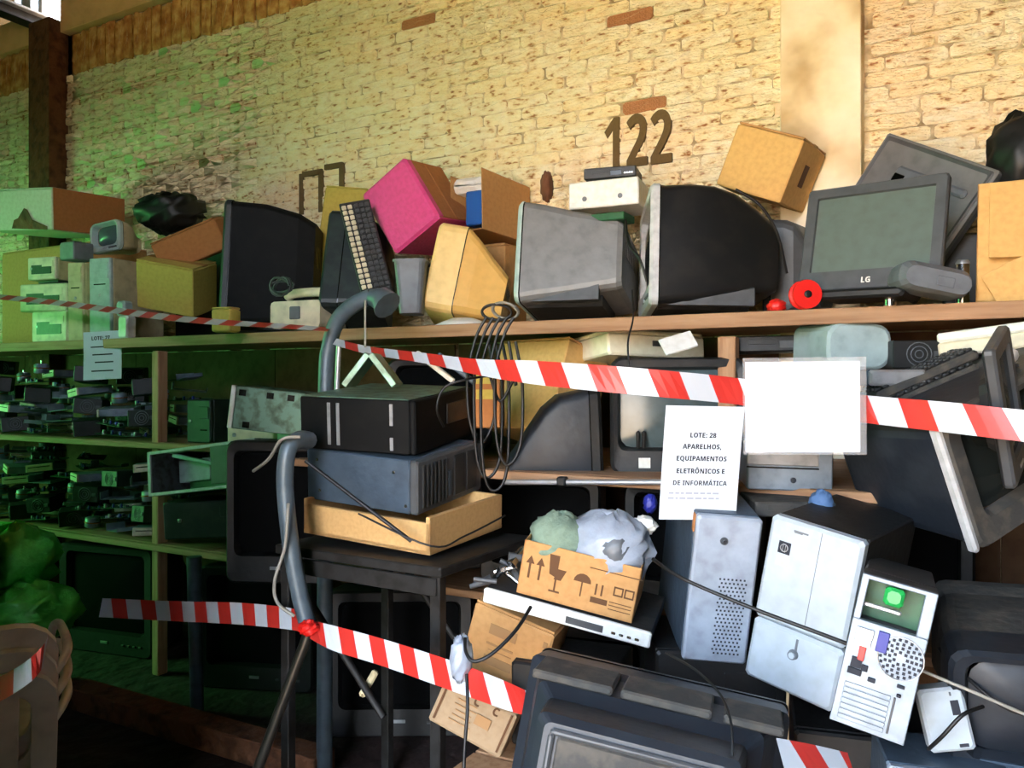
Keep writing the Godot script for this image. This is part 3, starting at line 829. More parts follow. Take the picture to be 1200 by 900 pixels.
	var bk := one_box("bent_bracket", M.column_brown, null, at(1165, 212, 2.85), Vector3(0.26, 0.02, 0.03), 0.004, Transform3D())
	bk.rotation_degrees = Vector3(0, 20, 12)
	tag(bk, "dusty brown metal bracket lying over the torn carton", "bracket")
	var bh := one_box("black_case", M.black, null, at(1128, 265, 2.95), Vector3(0.13, 0.3, 0.12), 0.01)
	bh.position.y = SHELF + 0.15
	tag(bh, "narrow black plastic case between the flat television and torn carton", "case")
	build_left_shelf()

func side_wedge(t: Node3D, s: Vector3, m: Material) -> void:
	# the lower side panel that runs back to the foot
	var st := mb()
	for q in [1.0]:
		var x0: float = q * s.x * 0.40
		var x1: float = q * s.x * 0.455
		var a := PackedVector3Array([Vector3(x0, 0.004, s.z * 0.3), Vector3(x0, 0.004, -s.z * 0.3), Vector3(x0, s.y * 0.17, -s.z * 0.3)])
		var b := PackedVector3Array([Vector3(x1, 0.004, s.z * 0.36), Vector3(x1, 0.004, -s.z * 0.3), Vector3(x1, s.y * 0.15, -s.z * 0.3)])
		loft(st, [b, a])
	obj(st, "lower_panel", m, t)

func support(at_: Vector3, s: Vector3, label: String, m: Material) -> void:
	var t := thing("carton" if m == M.card else "crate", label, "carton" if m == M.card else "crate", at_)
	carton(t, s, m, false, m == M.card)

func carton_print(t: Node3D, s: Vector3, which: String) -> void:
	var z := s.z / 2 + 0.0045
	if which == "side":
		var st := mb()
		var x := s.x / 2 + 0.0045
		plain(st, Vector3(x, s.y * 0.5, 0.02), Vector3(0.001, s.y * 0.34, 0.055))
		obj(st, "print", M.print, t)
	elif which == "handling":
		# upright arrows, glass, umbrella, stacking and small print
		for q in [-0.42, -0.33]:
			var st := mb()
			plain(st, Vector3(q * s.x, s.y * 0.5, z), Vector3(0.006, s.y * 0.34, 0.001))
			tri(st, Vector3(q * s.x - 0.012, s.y * 0.6, z), Vector3(q * s.x, s.y * 0.75, z), Vector3(q * s.x + 0.012, s.y * 0.6, z))
			obj(st, "arrow_print", M.print, t)
		var gl := mb()
		var gx := -0.19 * s.x
		quad(gl, Vector3(gx - 0.024, s.y * 0.86, z), Vector3(gx + 0.004, s.y * 0.86, z), Vector3(gx + 0.004, s.y * 0.45, z), Vector3(gx - 0.018, s.y * 0.5, z))
		quad(gl, Vector3(gx + 0.004, s.y * 0.62, z), Vector3(gx + 0.028, s.y * 0.62, z), Vector3(gx + 0.016, s.y * 0.42, z), Vector3(gx - 0.004, s.y * 0.42, z))
		plain(gl, Vector3(gx + 0.002, s.y * 0.33, z), Vector3(0.005, s.y * 0.25, 0.001))
		plain(gl, Vector3(gx + 0.002, s.y * 0.2, z), Vector3(0.03, 0.005, 0.001))
		obj(gl, "glass_print", M.print, t)
		var um := mb()
		var ux := 0.04 * s.x
		for i in 8:
			var a := PI * i / 8
			var b := PI * (i + 1) / 8
			tri(um, Vector3(ux, s.y * 0.5, z), Vector3(ux + 0.024 * cos(b), s.y * 0.5 + 0.024 * sin(b), z), Vector3(ux + 0.024 * cos(a), s.y * 0.5 + 0.024 * sin(a), z))
		plain(um, Vector3(ux, s.y * 0.38, z), Vector3(0.004, s.y * 0.28, 0.001))
		obj(um, "umbrella_print", M.print, t)
		var sk := mb()
		var sx := 0.2 * s.x
		plain(sk, Vector3(sx, s.y * 0.24, z), Vector3(0.046, s.y * 0.1, 0.001))
		for q in [-0.012, 0.004]:
			plain(sk, Vector3(sx + q, s.y * 0.44, z), Vector3(0.005, s.y * 0.2, 0.001))
		obj(sk, "stacking_print", M.print, t)
		var tx := mb()
		for q in [0.36, 0.45]:
			plain(tx, Vector3(q * s.x - 0.004, s.y * 0.56, z), Vector3(0.026, 0.004, 0.001))
			plain(tx, Vector3(q * s.x - 0.004, s.y * 0.42, z), Vector3(0.026, 0.004, 0.001))
			for w in [-0.011, 0.011]:
				plain(tx, Vector3(q * s.x - 0.004 + w, s.y * 0.49, z), Vector3(0.004, s.y * 0.16, 0.001))
		for q in [0.28, 0.22, 0.15]:
			plain(tx, Vector3(0.38 * s.x, s.y * q, z), Vector3(0.06, 0.002, 0.001))
		plain(tx, Vector3(0.3 * s.x, s.y * 0.8, z), Vector3(0.14, 0.0025, 0.001))
		obj(tx, "small_print", M.print, t)
	elif which == "panels":
		for e in [[-0.08, 0.72, 0.34, 0.14], [-0.08, 0.52, 0.34, 0.03], [-0.06, 0.3, 0.36, 0.12], [-0.06, 0.44, 0.3, 0.012]]:
			one_box("print_panel", M.print_faint, t, Vector3(e[0] * s.x, e[1] * s.y, z), Vector3(e[2] * s.x, e[3] * s.y, 0.001), 0.0003)
		for q in 5:
			one_box("print_mark", M.print_faint, t, Vector3(s.x * 0.43, s.y * (0.2 + q * 0.15), z), Vector3(s.x * 0.05, s.y * 0.08, 0.001), 0.0003)
	elif which == "stripes":
		var st := mb()
		for q in [-0.44, 0.44]:
			one_box("printed_stripe", M.print, t, Vector3(q * s.x, s.y * 0.5, z), Vector3(0.006, s.y * 0.8, 0.001), 0.0003)
		for q in 5:
			plain(st, Vector3(-0.12 * s.x, s.y * (0.25 + q * 0.11), z), Vector3(s.x * (0.3 - 0.04 * (q % 3)), 0.003, 0.001))
		obj(st, "small_print", M.print_faint, t)
		one_box("print_panel", M.print_faint, t, Vector3(0.14 * s.x, s.y * 0.5, z), Vector3(s.x * 0.2, s.y * 0.22, 0.001), 0.0003)
		words(t, "C", 0.022, Vector3(-0.02 * s.x, s.y * 0.8, z), M.print, "print_letter")
		words(t, "C", 0.022, Vector3(0.24 * s.x, s.y * 0.8, z), M.print, "print_letter")

# ------------------------------------------------------------------ dim left end of the top shelf
func build_left_shelf() -> void:
	var t: Node3D
	var s: Vector3
	var k := "carton_pale_left"
	s = size_of(k)
	t = posed(k, "carton", "long pale carton with a torn front beside the brown pilaster", "carton")
	carton(t, s, M.card_pale, false, false)
	var sd := mb()
	plain(sd, Vector3(s.x / 2 + 0.005, s.y / 2, 0), Vector3(0.004, s.y * 0.98, s.z * 0.98))
	obj(sd, "brown_side", M.card_orange, t)
	var to := mb()
	var z := s.z / 2 + 0.006
	var torn := PackedVector3Array([Vector3(-0.05, 0.01, z), Vector3(-0.03, 0.06, z), Vector3(0.02, 0.075, z), Vector3(0.06, 0.13, z), Vector3(0.09, 0.12, z), Vector3(0.13, 0.06, z), Vector3(0.26, 0.02, z), Vector3(0.26, 0.0, z)])
	fan(to, torn, false)
	obj(to, "torn_patch", M.column_brown, t)
	support(Vector3(-5.15, SHELF, -3.32), Vector3(0.95, 0.64, 0.4), "dark carton standing under the long pale carton", M.card)
	k = "carton_brown_tilted"
	t = posed(k, "carton", "reddish brown carton tipped over the yellowish carton", "carton")
	carton(t, size_of(k), M.card_orange)
	k = "carton_yellow_left"
	t = posed(k, "carton", "crushed yellowish carton beneath the tipped reddish brown carton", "carton")
	carton(t, size_of(k), M.card_yellow)
	k = "terminal_small"
	s = size_of(k)
	t = posed(k, "small_monitor", "small pale monitor with grey glass on top of the beige towers", "monitor")
	crt(t, s, M.beige, M.pale_green, {"glass": M.crt_glass_grey, "stand": false})
	for e in [["tower_beige_a", "narrow plain beige computer tower at the dim shelf end"], ["tower_beige_b", "beige computer tower with drive bays above the pale notice"]]:
		t = posed(e[0], "computer_tower", e[1], "computer tower")
		pc_case(t, size_of(e[0]), M.beige, M.beige if e[0] == "tower_beige_a" else M.pale_green, "tower")
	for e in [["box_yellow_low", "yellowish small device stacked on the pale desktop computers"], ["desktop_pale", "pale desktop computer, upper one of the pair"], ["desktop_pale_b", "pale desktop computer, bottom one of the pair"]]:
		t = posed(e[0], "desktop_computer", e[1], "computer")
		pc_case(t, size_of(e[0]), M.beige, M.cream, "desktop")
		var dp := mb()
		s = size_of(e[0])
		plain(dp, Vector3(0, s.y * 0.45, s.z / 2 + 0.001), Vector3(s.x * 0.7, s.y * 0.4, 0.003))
		obj(dp, "dark_opening_plate", M.charcoal, t)  # dark plate standing in for the shade inside an opening
	support(Vector3(-4.72, 2.075, -2.98), Vector3(0.2, 0.035, 0.2), "flat dark tray between the small yellowish device and desktops", M.charcoal)
	k = "phone_green"
	s = size_of(k)
	t = posed(k, "desk_telephone", "pale desk telephone on the shelf in the green light", "telephone")
	var ph := mb()
	loft(ph, [rr(s.x, s.y * 0.9, 0.02, 2, 0, s.y * 0.45, s.z / 2), rr(s.x, s.y, 0.02, 2, 0, s.y / 2, 0), rr(s.x * 0.95, s.y, 0.02, 2, 0, s.y / 2, -s.z / 2)].map(func(r): return r), true, true)
	obj(ph, "body", M.cream, t)
	one_box("dial", M.mid_grey, t, Vector3(0, s.y * 0.5, s.z / 2), Vector3(0.06, 0.06, 0.01), 0.02)
	var hd := mb()
	tube(hd, smooth_path([Vector3(-s.x * 0.45, s.y + 0.01, 0), Vector3(-s.x * 0.3, s.y + 0.035, 0), Vector3(s.x * 0.3, s.y + 0.035, 0), Vector3(s.x * 0.45, s.y + 0.01, 0)]), [0.022], 8)
	obj(hd, "handset", M.cream, t)
	t = thing("cable_coil", "small coil of dark wire on the pale desk telephone", "cable coil", at(330, 336, 3.72))
	var co := mb()
	var cp := []
	for i in 60:
		var a := TAU * i / 15.0
		cp.append(Vector3(cos(a) * 0.06, sin(a) * 0.035 + 0.01 * sin(i * 0.7), 0.015 * cos(i * 0.31)))
	tube(co, cp, [0.005], 6)
	obj(co, "wire", M.dark_grey, t)
	var bgb := blob(null, "black_bag", M.black, at(200, 250, 4.75), Vector3(0.2, 0.11, 0.16), 0.4, 21)
	tag(bgb, "shiny black bag slumped against the green-lit wall", "bag")
	support(Vector3(-3.98, SHELF, -3.48), Vector3(0.5, 0.64, 0.2), "tall dark crate below the shiny black bag", M.black)
	var wt := one_box("white_charger", M.white, null, at(149, 345, 4.3), Vector3(0.08, 0.12, 0.06), 0.01)
	wt.position.y = SHELF + 0.06
	tag(wt, "small white plug-in adapter beside the beige tower", "adapter")
	var wt2 := one_box("pale_adapter", M.pale_green, null, at(146, 318, 4.36), Vector3(0.07, 0.08, 0.06), 0.01)
	wt2.position.y = SHELF + 0.165
	tag(wt2, "pale green adapter stacked on the small white one", "adapter")
	var gy := one_box("grey_modem", M.mid_grey, null, at(90, 288, 4.55), Vector3(0.13, 0.1, 0.12), 0.006)
	gy.position.y = 2.24
	tag(gy, "small grey modem on the narrow beige tower", "modem")
	var yb := thing("yellow_box", "little yellow-green box before the very large dark television", "box", Vector3(at(265, 374, 3.72).x, SHELF, at(265, 374, 3.72).z), Vector3(0, 10, 0))
	carton(yb, Vector3(0.1, 0.11, 0.08), M.card_yellow)

# ------------------------------------------------------------------ under the top shelf, right
func build_second_tier() -> void:
	var t: Node3D
	var s: Vector3
	var k := "scanner_cream"
	s = size_of(k)
	t = posed(k, "flatbed_scanner", "cream flatbed scanner with a wedge end under the top shelf", "scanner")
	one_box("body", M.scanner, t, Vector3(0, s.y * 0.42, 0), Vector3(s.x, s.y * 0.84, s.z), 0.008)
	one_box("lid", M.scanner, t, Vector3(0, s.y * 0.93, 0), Vector3(s.x * 0.98, s.y * 0.14, s.z * 0.98), 0.006)
	one_box("control_panel", M.dark_grey, t, Vector3(0.0, s.y * 0.5, s.z / 2), Vector3(0.05, 0.022, 0.004), 0.002)
	for q in 3:
		one_box("port", M.black_gloss, t, Vector3(-s.x / 2, s.y * 0.4, -s.z * (0.1 + q * 0.1)), Vector3(0.004, 0.02, 0.03), 0.001)
	var wp := one_box("white_cover", M.white, null, at(795, 402, 2.78), Vector3(0.12, 0.07, 0.01), 0.003)
	wp.rotation_degrees = Vector3(-35, 25, 20)
	tag(wp, "loose white plastic cover propped against the cream scanner", "cover")
	k = "slim_player_black"
	t = posed(k, "slim_player", "black slim disc player under the top shelf, right of the post", "player")
	slim(t, size_of(k), M.charcoal, M.black, M.dark_grey)
	k = "tail_pale"
	s = size_of(k)
	t = posed(k, "computer_monitor", "pale grey-green monitor back with rounded corners under the shelf", "monitor")
	var st := mb()
	loft(st, [rr(s.x * 1.14, s.y * 1.02, 0.03, 4, -0.012, s.y / 2, -s.z * 0.5), rr(s.x * 1.04, s.y, 0.04, 4, -0.006, s.y / 2, -s.z * 0.1), rr(s.x, s.y, 0.045, 4, 0, s.y / 2, s.z * 0.36), rr(s.x * 0.97, s.y * 0.96, 0.045, 4, 0, s.y * 0.5, s.z * 0.46), rr(s.x * 0.88, s.y * 0.86, 0.045, 4, 0, s.y * 0.5, s.z * 0.5)], true, true, false)
	obj(st, "rear_shell", M.pale_green, t)
	one_box("front_bezel", M.dark_grey, t, Vector3(0.02, s.y * 0.52, -s.z * 0.56), Vector3(s.x * 1.24, s.y * 1.06, 0.03), 0.008)
	k = "slab_cream"
	s = size_of(k)
	t = posed(k, "flatbed_scanner", "flat cream scanner slab jutting out under the right shelf end", "scanner")
	one_box("body", M.cream, t, Vector3(0, s.y * 0.3, 0), Vector3(s.x, s.y * 0.6, s.z), 0.006)
	one_box("lid", M.white, t, Vector3(0, s.y * 0.8, 0), Vector3(s.x, s.y * 0.38, s.z), 0.006)
	k = "carton_under_shelf"
	t = posed(k, "carton", "brown carton pushed under the top shelf behind the barrier tape", "carton")
	carton(t, size_of(k), M.card_light, false, true, M.card)
	t = thing("yellow_label_box", "small box with yellow labels in the cable tangle", "box", at(573, 462, 2.95), Vector3(0, 20, 0))
	one_box("body", M.card_orange, t, Vector3(0, -0.02, 0), Vector3(0.1, 0.2, 0.1), 0.004)
	for q in [0.055, 0.0]:
		one_box("label_sticker", M.card_yellow, t, Vector3(0, q, 0.051), Vector3(0.075, 0.035, 0.002), 0.0005)
	k = "crt_swoop"
	s = size_of(k)
	t = posed(k, "television", "blue-black tube television with a sweeping curved back on the middle shelf", "television")
	crt(t, s, M.blue_black, M.black, {"bezel_depth": 0.12, "stand": false, "smooth": true, "profile": [[0.1, 0.98, 0.98, 0.0], [0.35, 0.95, 0.94, 0.0], [0.55, 0.9, 0.8, 0.0], [0.75, 0.84, 0.56, 0.0], [0.9, 0.78, 0.36, 0.0], [1.0, 0.7, 0.26, 0.0]]})
	k = "crt_front"
	s = size_of(k)
	t = posed(k, "television", "tube television with a blank grey screen behind the notices", "television")
	crt(t, s, M.mid_grey, M.charcoal, {"glass": M.crt_glass_grey, "opening_w": 0.9, "opening_h": 0.72, "controls": false})
	one_box("price_sticker", M.white, t, Vector3(-s.x * 0.25, s.y * 0.1, s.z / 2 + 0.001), Vector3(0.04, 0.035, 0.002), 0.0005)
	one_box("price_sticker", M.white, t, Vector3(-s.x * 0.02, s.y * 0.1, s.z / 2 + 0.001), Vector3(0.02, 0.02, 0.002), 0.0005)
	for q in [0.0, 0.02]:
		one_box("hanging_plug", M.black, t, Vector3(-s.x * 0.3 + q, s.y * 0.3, s.z / 2 + 0.004), Vector3(0.012, 0.06, 0.012), 0.004)
	k = "desktop_silver"
	s = size_of(k)
	t = posed(k, "desktop_computer", "silver-grey desktop computer below the plastic-covered notice", "computer")
	one_box("chassis", M.zinc, t, Vector3(0, s.y / 2, -0.01), Vector3(s.x, s.y, s.z - 0.02), 0.004)
	var fp := one_box("front_panel", M.zinc, t, Vector3(0, s.y / 2, s.z / 2 - 0.01), Vector3(s.x, s.y, 0.02), 0.004)
	one_box("drive_door", M.silver, fp, Vector3(-0.02, s.y * 0.72, s.z / 2), Vector3(s.x * 0.85, s.y * 0.3, 0.008), 0.003)
	one_box("groove", M.black_gloss, fp, Vector3(-0.02, s.y * 0.52, s.z / 2), Vector3(s.x * 0.85, 0.004, 0.004), 0.001)
	var bt := mb()
	cyl(bt, Vector3(s.x * 0.04, s.y * 0.25, s.z / 2 - 0.002), Vector3(s.x * 0.04, s.y * 0.25, s.z / 2 + 0.006), 0.009, 0.008)
	obj(bt, "power_button", M.chrome, fp)
	support2("disc_player", Vector3(at(905, 592, 2.2).x, 1.135, at(905, 592, 2.2).z - 0.13), Vector3(0.2, 0.045, 0.26), 24.0, "rounded dark clock radio under the silver desktop computer", "radio", M.dusty)
	var bp := blob(null, "blue_pouch", M.blue_faded, at(963, 590, 2.15), Vector3(0.03, 0.035, 0.03), 0.25, 3)
	tag(bp, "small faded blue pouch under the silver desktop computer", "pouch")
	var bp2 := blob(null, "blue_ball", M.blue_dark, at(762, 590, 2.3), Vector3(0.018, 0.026, 0.02), 0.3, 4)
	tag(bp2, "crumpled dark blue wrapper left of the white notice", "wrapper")
	k = "tv_right_tail"
	s = size_of(k)
	t = posed(k, "television", "big blue-black tube television with a silver trim strip, tipped back", "television")
	crt(t, s, M.blue_black, M.dusty, {"bezel_depth": 0.1, "tail_w": 0.8, "tail_h": 0.8, "tail_y": 0.1, "stand": false, "profile": [[0.06, 0.985, 0.98, 0.01], [0.5, 0.96, 0.93, 0.04], [0.8, 0.92, 0.86, 0.07], [0.95, 0.9, 0.8, 0.1], [1.0, 0.86, 0.74, 0.12]]})
	var tr := mb()
	box(tr, Vector3(-s.x / 2 - 0.002, s.y / 2, s.z / 2 - 0.02), Vector3(0.02, s.y * 0.99, 0.028), 0.006)
	obj(tr, "silver_trim", M.trim_grey, t)
	k = "monitor_edge"
	s = size_of(k)
	t = posed(k, "flat_monitor", "thin dark flat monitor standing on edge behind the tape", "monitor")
	flat_panel(t, s, M.dark_grey, M.crt_glass)
	# keyboards leaning under the right shelf
	for q in 2:
		t = thing("keyboard", ["dark keyboard leaning at a slant, upper one of two", "dark keyboard leaning at a slant, lower one of two"][q], "keyboard", at(1088, 440 + q * 17, 2.25 - q * 0.03), Vector3(0, 26, 24))
		one_box("case", M.dusty, t, Vector3(0, 0, -0.07), Vector3(0.3, 0.026, 0.14), 0.006)
		var kk := mb()
		for i in 13:
			for j in 5:
				box(kk, Vector3(-0.135 + i * 0.0225, 0.017, -0.02 - j * 0.024), Vector3(0.018, 0.01, 0.019), 0.003)
		obj(kk, "keys", M.charcoal, t)
	t = thing("disc_drive", "dark disc drive with a pale edge beside the slanted keyboards", "drive", at(1040, 452, 2.35), Vector3(0, 22, 0))
	pc_case(t, Vector3(0.15, 0.045, 0.18), M.bluegrey, M.silver, "plain")
	t = thing("power_supply", "black power supply box under the shelf beside the pale monitor back", "power supply", at(1068, 432, 2.55), Vector3(0, 20, 0))
	psu(t)
	t = thing("web_camera", "little white round web camera on the cream slab", "camera", at(1181, 417, 2.1), Vector3(0, 20, 0))
	var wc := mb()
	lathe(wc, [Vector2(0.012, -0.02), Vector2(0.022, -0.01), Vector2(0.025, 0.0), Vector2(0.022, 0.012), Vector2(0.01, 0.022)], 14)
	obj(wc, "ball", M.white, t)
	one_box("clip", M.dark_grey, t, Vector3(0.0, -0.025, 0), Vector3(0.04, 0.012, 0.04), 0.003)

func support2(called: String, p: Vector3, s: Vector3, turn: float, label: String, cat: String, m: Material) -> void:
	var t := thing(called, label, cat, p, Vector3(0, turn, 0))
	slim(t, s, m, m, M.black_gloss)

func psu(t: Node3D) -> void:
	one_box("case", M.black, t, Vector3(0, 0.043, 0), Vector3(0.15, 0.086, 0.14), 0.003)
	var st := mb()
	for k in 3:
		var r := 0.012 + k * 0.012
		var pts := []
		for i in 17:
			pts.append(Vector3(cos(TAU * i / 16) * r, 0.043 + sin(TAU * i / 16) * r, 0.072))
		tube(st, pts, [0.0015], 4)
	obj(st, "fan_grille", M.mid_grey, t)
	one_box("socket", M.dark_grey, t, Vector3(0.055, 0.043, 0.071), Vector3(0.026, 0.02, 0.006), 0.002)

# ------------------------------------------------------------------ lower right heap
func build_front_heap() -> void:
	var t: Node3D
	var s: Vector3
	var k := "tower_grey"
	s = size_of(k)
	t = posed(k, "computer_tower", "grey computer tower with a round button and perforated front", "computer tower")
	one_box("chassis", M.bluegrey, t, Vector3(0, s.y / 2, -0.015), Vector3(s.x, s.y, s.z - 0.03), 0.004)
	var fp := one_box("front_panel", M.tower_grey, t, Vector3(0, s.y / 2, s.z / 2 - 0.015), Vector3(s.x, s.y, 0.03), 0.006)
	one_box("edge_strip", M.card_orange, t, Vector3(-s.x / 2 - 0.002, s.y * 0.93, s.z / 2 - 0.03), Vector3(0.004, s.y * 0.12, 0.02), 0.001)
	var b := mb()
	cyl(b, Vector3(-0.01, s.y * 0.84, s.z / 2 - 0.002), Vector3(-0.01, s.y * 0.84, s.z / 2 + 0.006), 0.011, 0.009, 16)
	obj(b, "power_button", M.dark_grey, fp)
	b = mb()
	cyl(b, Vector3(-0.01, s.y * 0.84, s.z / 2 + 0.006), Vector3(-0.01, s.y * 0.84, s.z / 2 + 0.008), 0.006, 0.005, 12)
	obj(b, "button_cap", M.chrome, fp)
	var holes := mb()
	for j in 20:
		for i in 7:
			plain(holes, Vector3(-0.004 + i * 0.0105 - (0.005 if j % 2 else 0.0), s.y * 0.07 + j * s.y * 0.027, s.z / 2 + 0.0006), Vector3(0.0045, 0.0045, 0.0015))
	obj(holes, "vent_holes", M.ink, fp)
	k = "tower_white"
	s = size_of(k)
	t = posed(k, "computer_tower", "white computer tower with a square black badge and round button", "computer tower")
	one_box("chassis", M.black, t, Vector3(0, s.y / 2, -0.02), Vector3(s.x * 0.99, s.y * 0.99, s.z - 0.04), 0.004)
	fp = one_box("front_panel", M.tower_white, t, Vector3(0, s.y * 0.69, s.z / 2 - 0.02), Vector3(s.x, s.y * 0.62, 0.04), 0.008)
	var lo := one_box("lower_panel", M.tower_white, t, Vector3(0, s.y * 0.185, s.z / 2 - 0.022), Vector3(s.x, s.y * 0.37, 0.036), 0.008)
	one_box("badge", M.ink, fp, Vector3(-s.x * 0.3, s.y * 0.83, s.z / 2), Vector3(0.03, 0.03, 0.003), 0.001)
	var lg := mb()
	tube(lg, circle(Vector3(-s.x * 0.3, s.y * 0.83, s.z / 2 + 0.002), 0.009), [0.0012], 4)
	plain(lg, Vector3(-s.x * 0.3 - 0.003, s.y * 0.835, s.z / 2 + 0.002), Vector3(0.0015, 0.016, 0.001))
	plain(lg, Vector3(-s.x * 0.3 + 0.003, s.y * 0.825, s.z / 2 + 0.002), Vector3(0.0015, 0.016, 0.001))
	obj(lg, "badge_emblem", M.silver, fp)
	one_box("sticker", M.cream, fp, Vector3(-s.x * 0.3, s.y * 0.75, s.z / 2), Vector3(0.03, 0.022, 0.002), 0.0005)
	var sl := mb()
	plain(sl, Vector3(-s.x * 0.15, s.y * 0.945, s.z / 2 + 0.0005), Vector3(0.035, 0.004, 0.001))
	plain(sl, Vector3(-s.x * 0.15 - 0.006, s.y * 0.938, s.z / 2 + 0.0005), Vector3(0.02, 0.003, 0.001))
	obj(sl, "front_lettering", M.mid_grey, fp)
	one_box("panel_seam", M.mid_grey, fp, Vector3(0.015, s.y * 0.7, s.z / 2), Vector3(0.0015, s.y * 0.56, 0.002), 0.0005)
	b = mb()
	cyl(b, Vector3(0.0, s.y * 0.24, s.z / 2 - 0.006), Vector3(0.0, s.y * 0.24, s.z / 2 + 0.006), 0.013, 0.011, 18)
	obj(b, "power_button", M.mid_grey, lo)
	b = mb()
	cyl(b, Vector3(0.0, s.y * 0.24, s.z / 2 + 0.006), Vector3(0.0, s.y * 0.24, s.z / 2 + 0.009), 0.008, 0.007, 14)
	obj(b, "button_cap", M.tower_white, lo)
	one_box("light_strip", M.mid_grey, lo, Vector3(0.004, s.y * 0.3, s.z / 2 - 0.003), Vector3(0.006, 0.03, 0.003), 0.001)
	k = "tower_rear"
	s = size_of(k)
	t = posed(k, "computer_tower", "computer tower turned backwards showing fan grille, open top bay and ports", "computer tower")
	rear_panel(t, s)
	k = "router_white"
	s = size_of(k)
	t = posed(k, "wireless_router", "little white router box standing beside the backwards tower", "router")
	one_box("case", M.tower_white, t, Vector3(0, s.y / 2, 0), s, 0.006)
	one_box("dark_label", M.ink, t, Vector3(s.x * 0.25, s.y * 0.68, s.z / 2), Vector3(0.016, 0.03, 0.002), 0.0005)
	one_box("maker_mark", M.ink, t, Vector3(s.x * 0.25, s.y * 0.09, s.z / 2), Vector3(0.018, 0.007, 0.002), 0.0005)
	one_box("light", M.mid_grey, t, Vector3(s.x * 0.2, s.y * 0.9, s.z / 2), Vector3(0.004, 0.008, 0.002), 0.0005)
	k = "tv_right_low"
	s = size_of(k)
	t = posed(k, "television", "bulky dark television with a thick dusty top at the right edge", "television")
	crt(t, s, M.dusty, M.blue_black, {"stand": false, "glass": M.blue_black, "bezel_depth": 0.2, "tail_w": 0.8, "tail_h": 0.8, "tail_y": 0.05})
	k = "tv_front_low"
	s = size_of(k)
	t = posed(k, "television", "huge dark tube television lying with its ribbed back outwards", "television")
	crt(t, s, M.blue_black, M.blue_black, {"stand": false, "bezel_depth": 0.1, "round": 0.014, "controls": false, "profile": [[0.06, 0.985, 0.98, 0.01], [0.3, 0.98, 0.96, 0.02], [0.34, 0.9, 0.9, 0.04], [0.62, 0.8, 0.82, 0.06], [0.68, 0.7, 0.74, 0.07], [0.97, 0.66, 0.7, 0.08], [1.0, 0.6, 0.64, 0.1]]})
	var tilt := Transform3D(Basis(Vector3.RIGHT, deg_to_rad(-11)), Vector3(0, s.y * 0.925, -s.z * 0.03))
	for q in [[0.28, 0.3], [-0.06, 0.32], [-0.36, 0.2]]:
		one_box("raised_panel", M.dusty, t, Vector3(q[0] * s.x, 0.004, 0), Vector3(q[1] * s.x, 0.018, s.z * 0.26), 0.004, tilt)
	one_box("tail_plate", M.dusty, t, Vector3(0, s.y * 0.43, -s.z / 2 - 0.002), Vector3(s.x * 0.5, s.y * 0.5, 0.008), 0.004)
	for q in [-1, 1]:
		one_box("tail_rib", M.dark_grey, t, Vector3(q * s.x * 0.27, s.y * 0.43, -s.z / 2 - 0.003), Vector3(0.012, s.y * 0.52, 0.014), 0.004)
	one_box("tail_rib", M.dark_grey, t, Vector3(0, s.y * 0.7, -s.z / 2 - 0.003), Vector3(s.x * 0.55, 0.012, 0.014), 0.004)
	k = "dvd_silver"
	s = size_of(k)
	t = posed(k, "disc_player", "slim disc player with a bright silver front carrying the open carton", "player")
	slim(t, s, M.charcoal, M.white, M.dark_grey)
	k = "carton_fragile"
	s = size_of(k)
	t = posed(k, "carton", "open brown carton printed with handling symbols, full of bags", "carton")
	carton(t, s, M.card, true)
	carton_print(t, Vector3(s.x, s.y, s.z - 0.008), "handling")
	var tf: Transform3D = t.transform
	var c1 := blob(null, "green_cloth", M.cloth_green, tf * Vector3(-s.x * 0.26, s.y * 0.92, 0.02), Vector3(0.085, 0.08, 0.09), 0.16, 31, 2.0)
	tag(c1, "crumpled grey-green cloth in the open carton", "cloth")
	var c2 := blob(null, "plastic_bag", M.bag_grey, tf * Vector3(s.x * 0.17, s.y * 1.0, 0.01), Vector3(0.125, 0.1, 0.1), 0.18, 33, 2.2)
	tag(c2, "pale grey plastic bag with a dark print in the open carton", "plastic bag")
	blob(c2, "dark_print", M.mid_grey, tf * Vector3(s.x * 0.24, s.y * 1.15, 0.075), Vector3(0.04, 0.045, 0.04), 0.2, 34)
	var c3 := blob(null, "white_tissue", M.white, tf * Vector3(s.x * 0.42, s.y * 1.5, -0.02), Vector3(0.035, 0.025, 0.03), 0.3, 35)
	tag(c3, "scrap of white tissue on the grey plastic bag", "tissue")
	k = "carton_brown_low"
	s = size_of(k)
	t = posed(k, "carton", "tilted brown carton with faded print panels below the silver player", "carton")
	carton(t, s, M.card)
	carton_print(t, s, "panels")
	k = "carton_diamond"
	s = size_of(k)
	t = posed(k, "carton", "small brown carton tipped on its corner under the barrier tape", "carton")
	carton(t, s, M.card_grey, false, false)
	carton_print(t, s, "stripes")
	# what the heap rests on
	for e in [[Vector3(-1.0, 0.46, -2.2), Vector3(0.3, 0.24, 0.26), 8.0, "black desktop computer buried under the tilted brown cartons"], [Vector3(-0.62, 0.46, -2.3), Vector3(0.34, 0.33, 0.34), 25.0, "black computer case buried below the grey tower"], [Vector3(-0.2, 0.46, -2.22), Vector3(0.36, 0.22, 0.36), 12.0, "black computer case buried below the white tower"]]:
		t = thing("computer_case", e[3], "computer", e[0], Vector3(0, e[2], 0))
		pc_case(t, e[1], M.black, M.black, "desktop")
	t = thing("desktop_computer", "grey desktop computer at the foot of the right heap", "computer", at(1100, 883, 1.72) - Vector3(0, 0.12, 0), Vector3(0, 14, -2))
	pc_case(t, Vector3(0.24, 0.12, 0.2), M.bluegrey, M.tower_grey, "desktop")
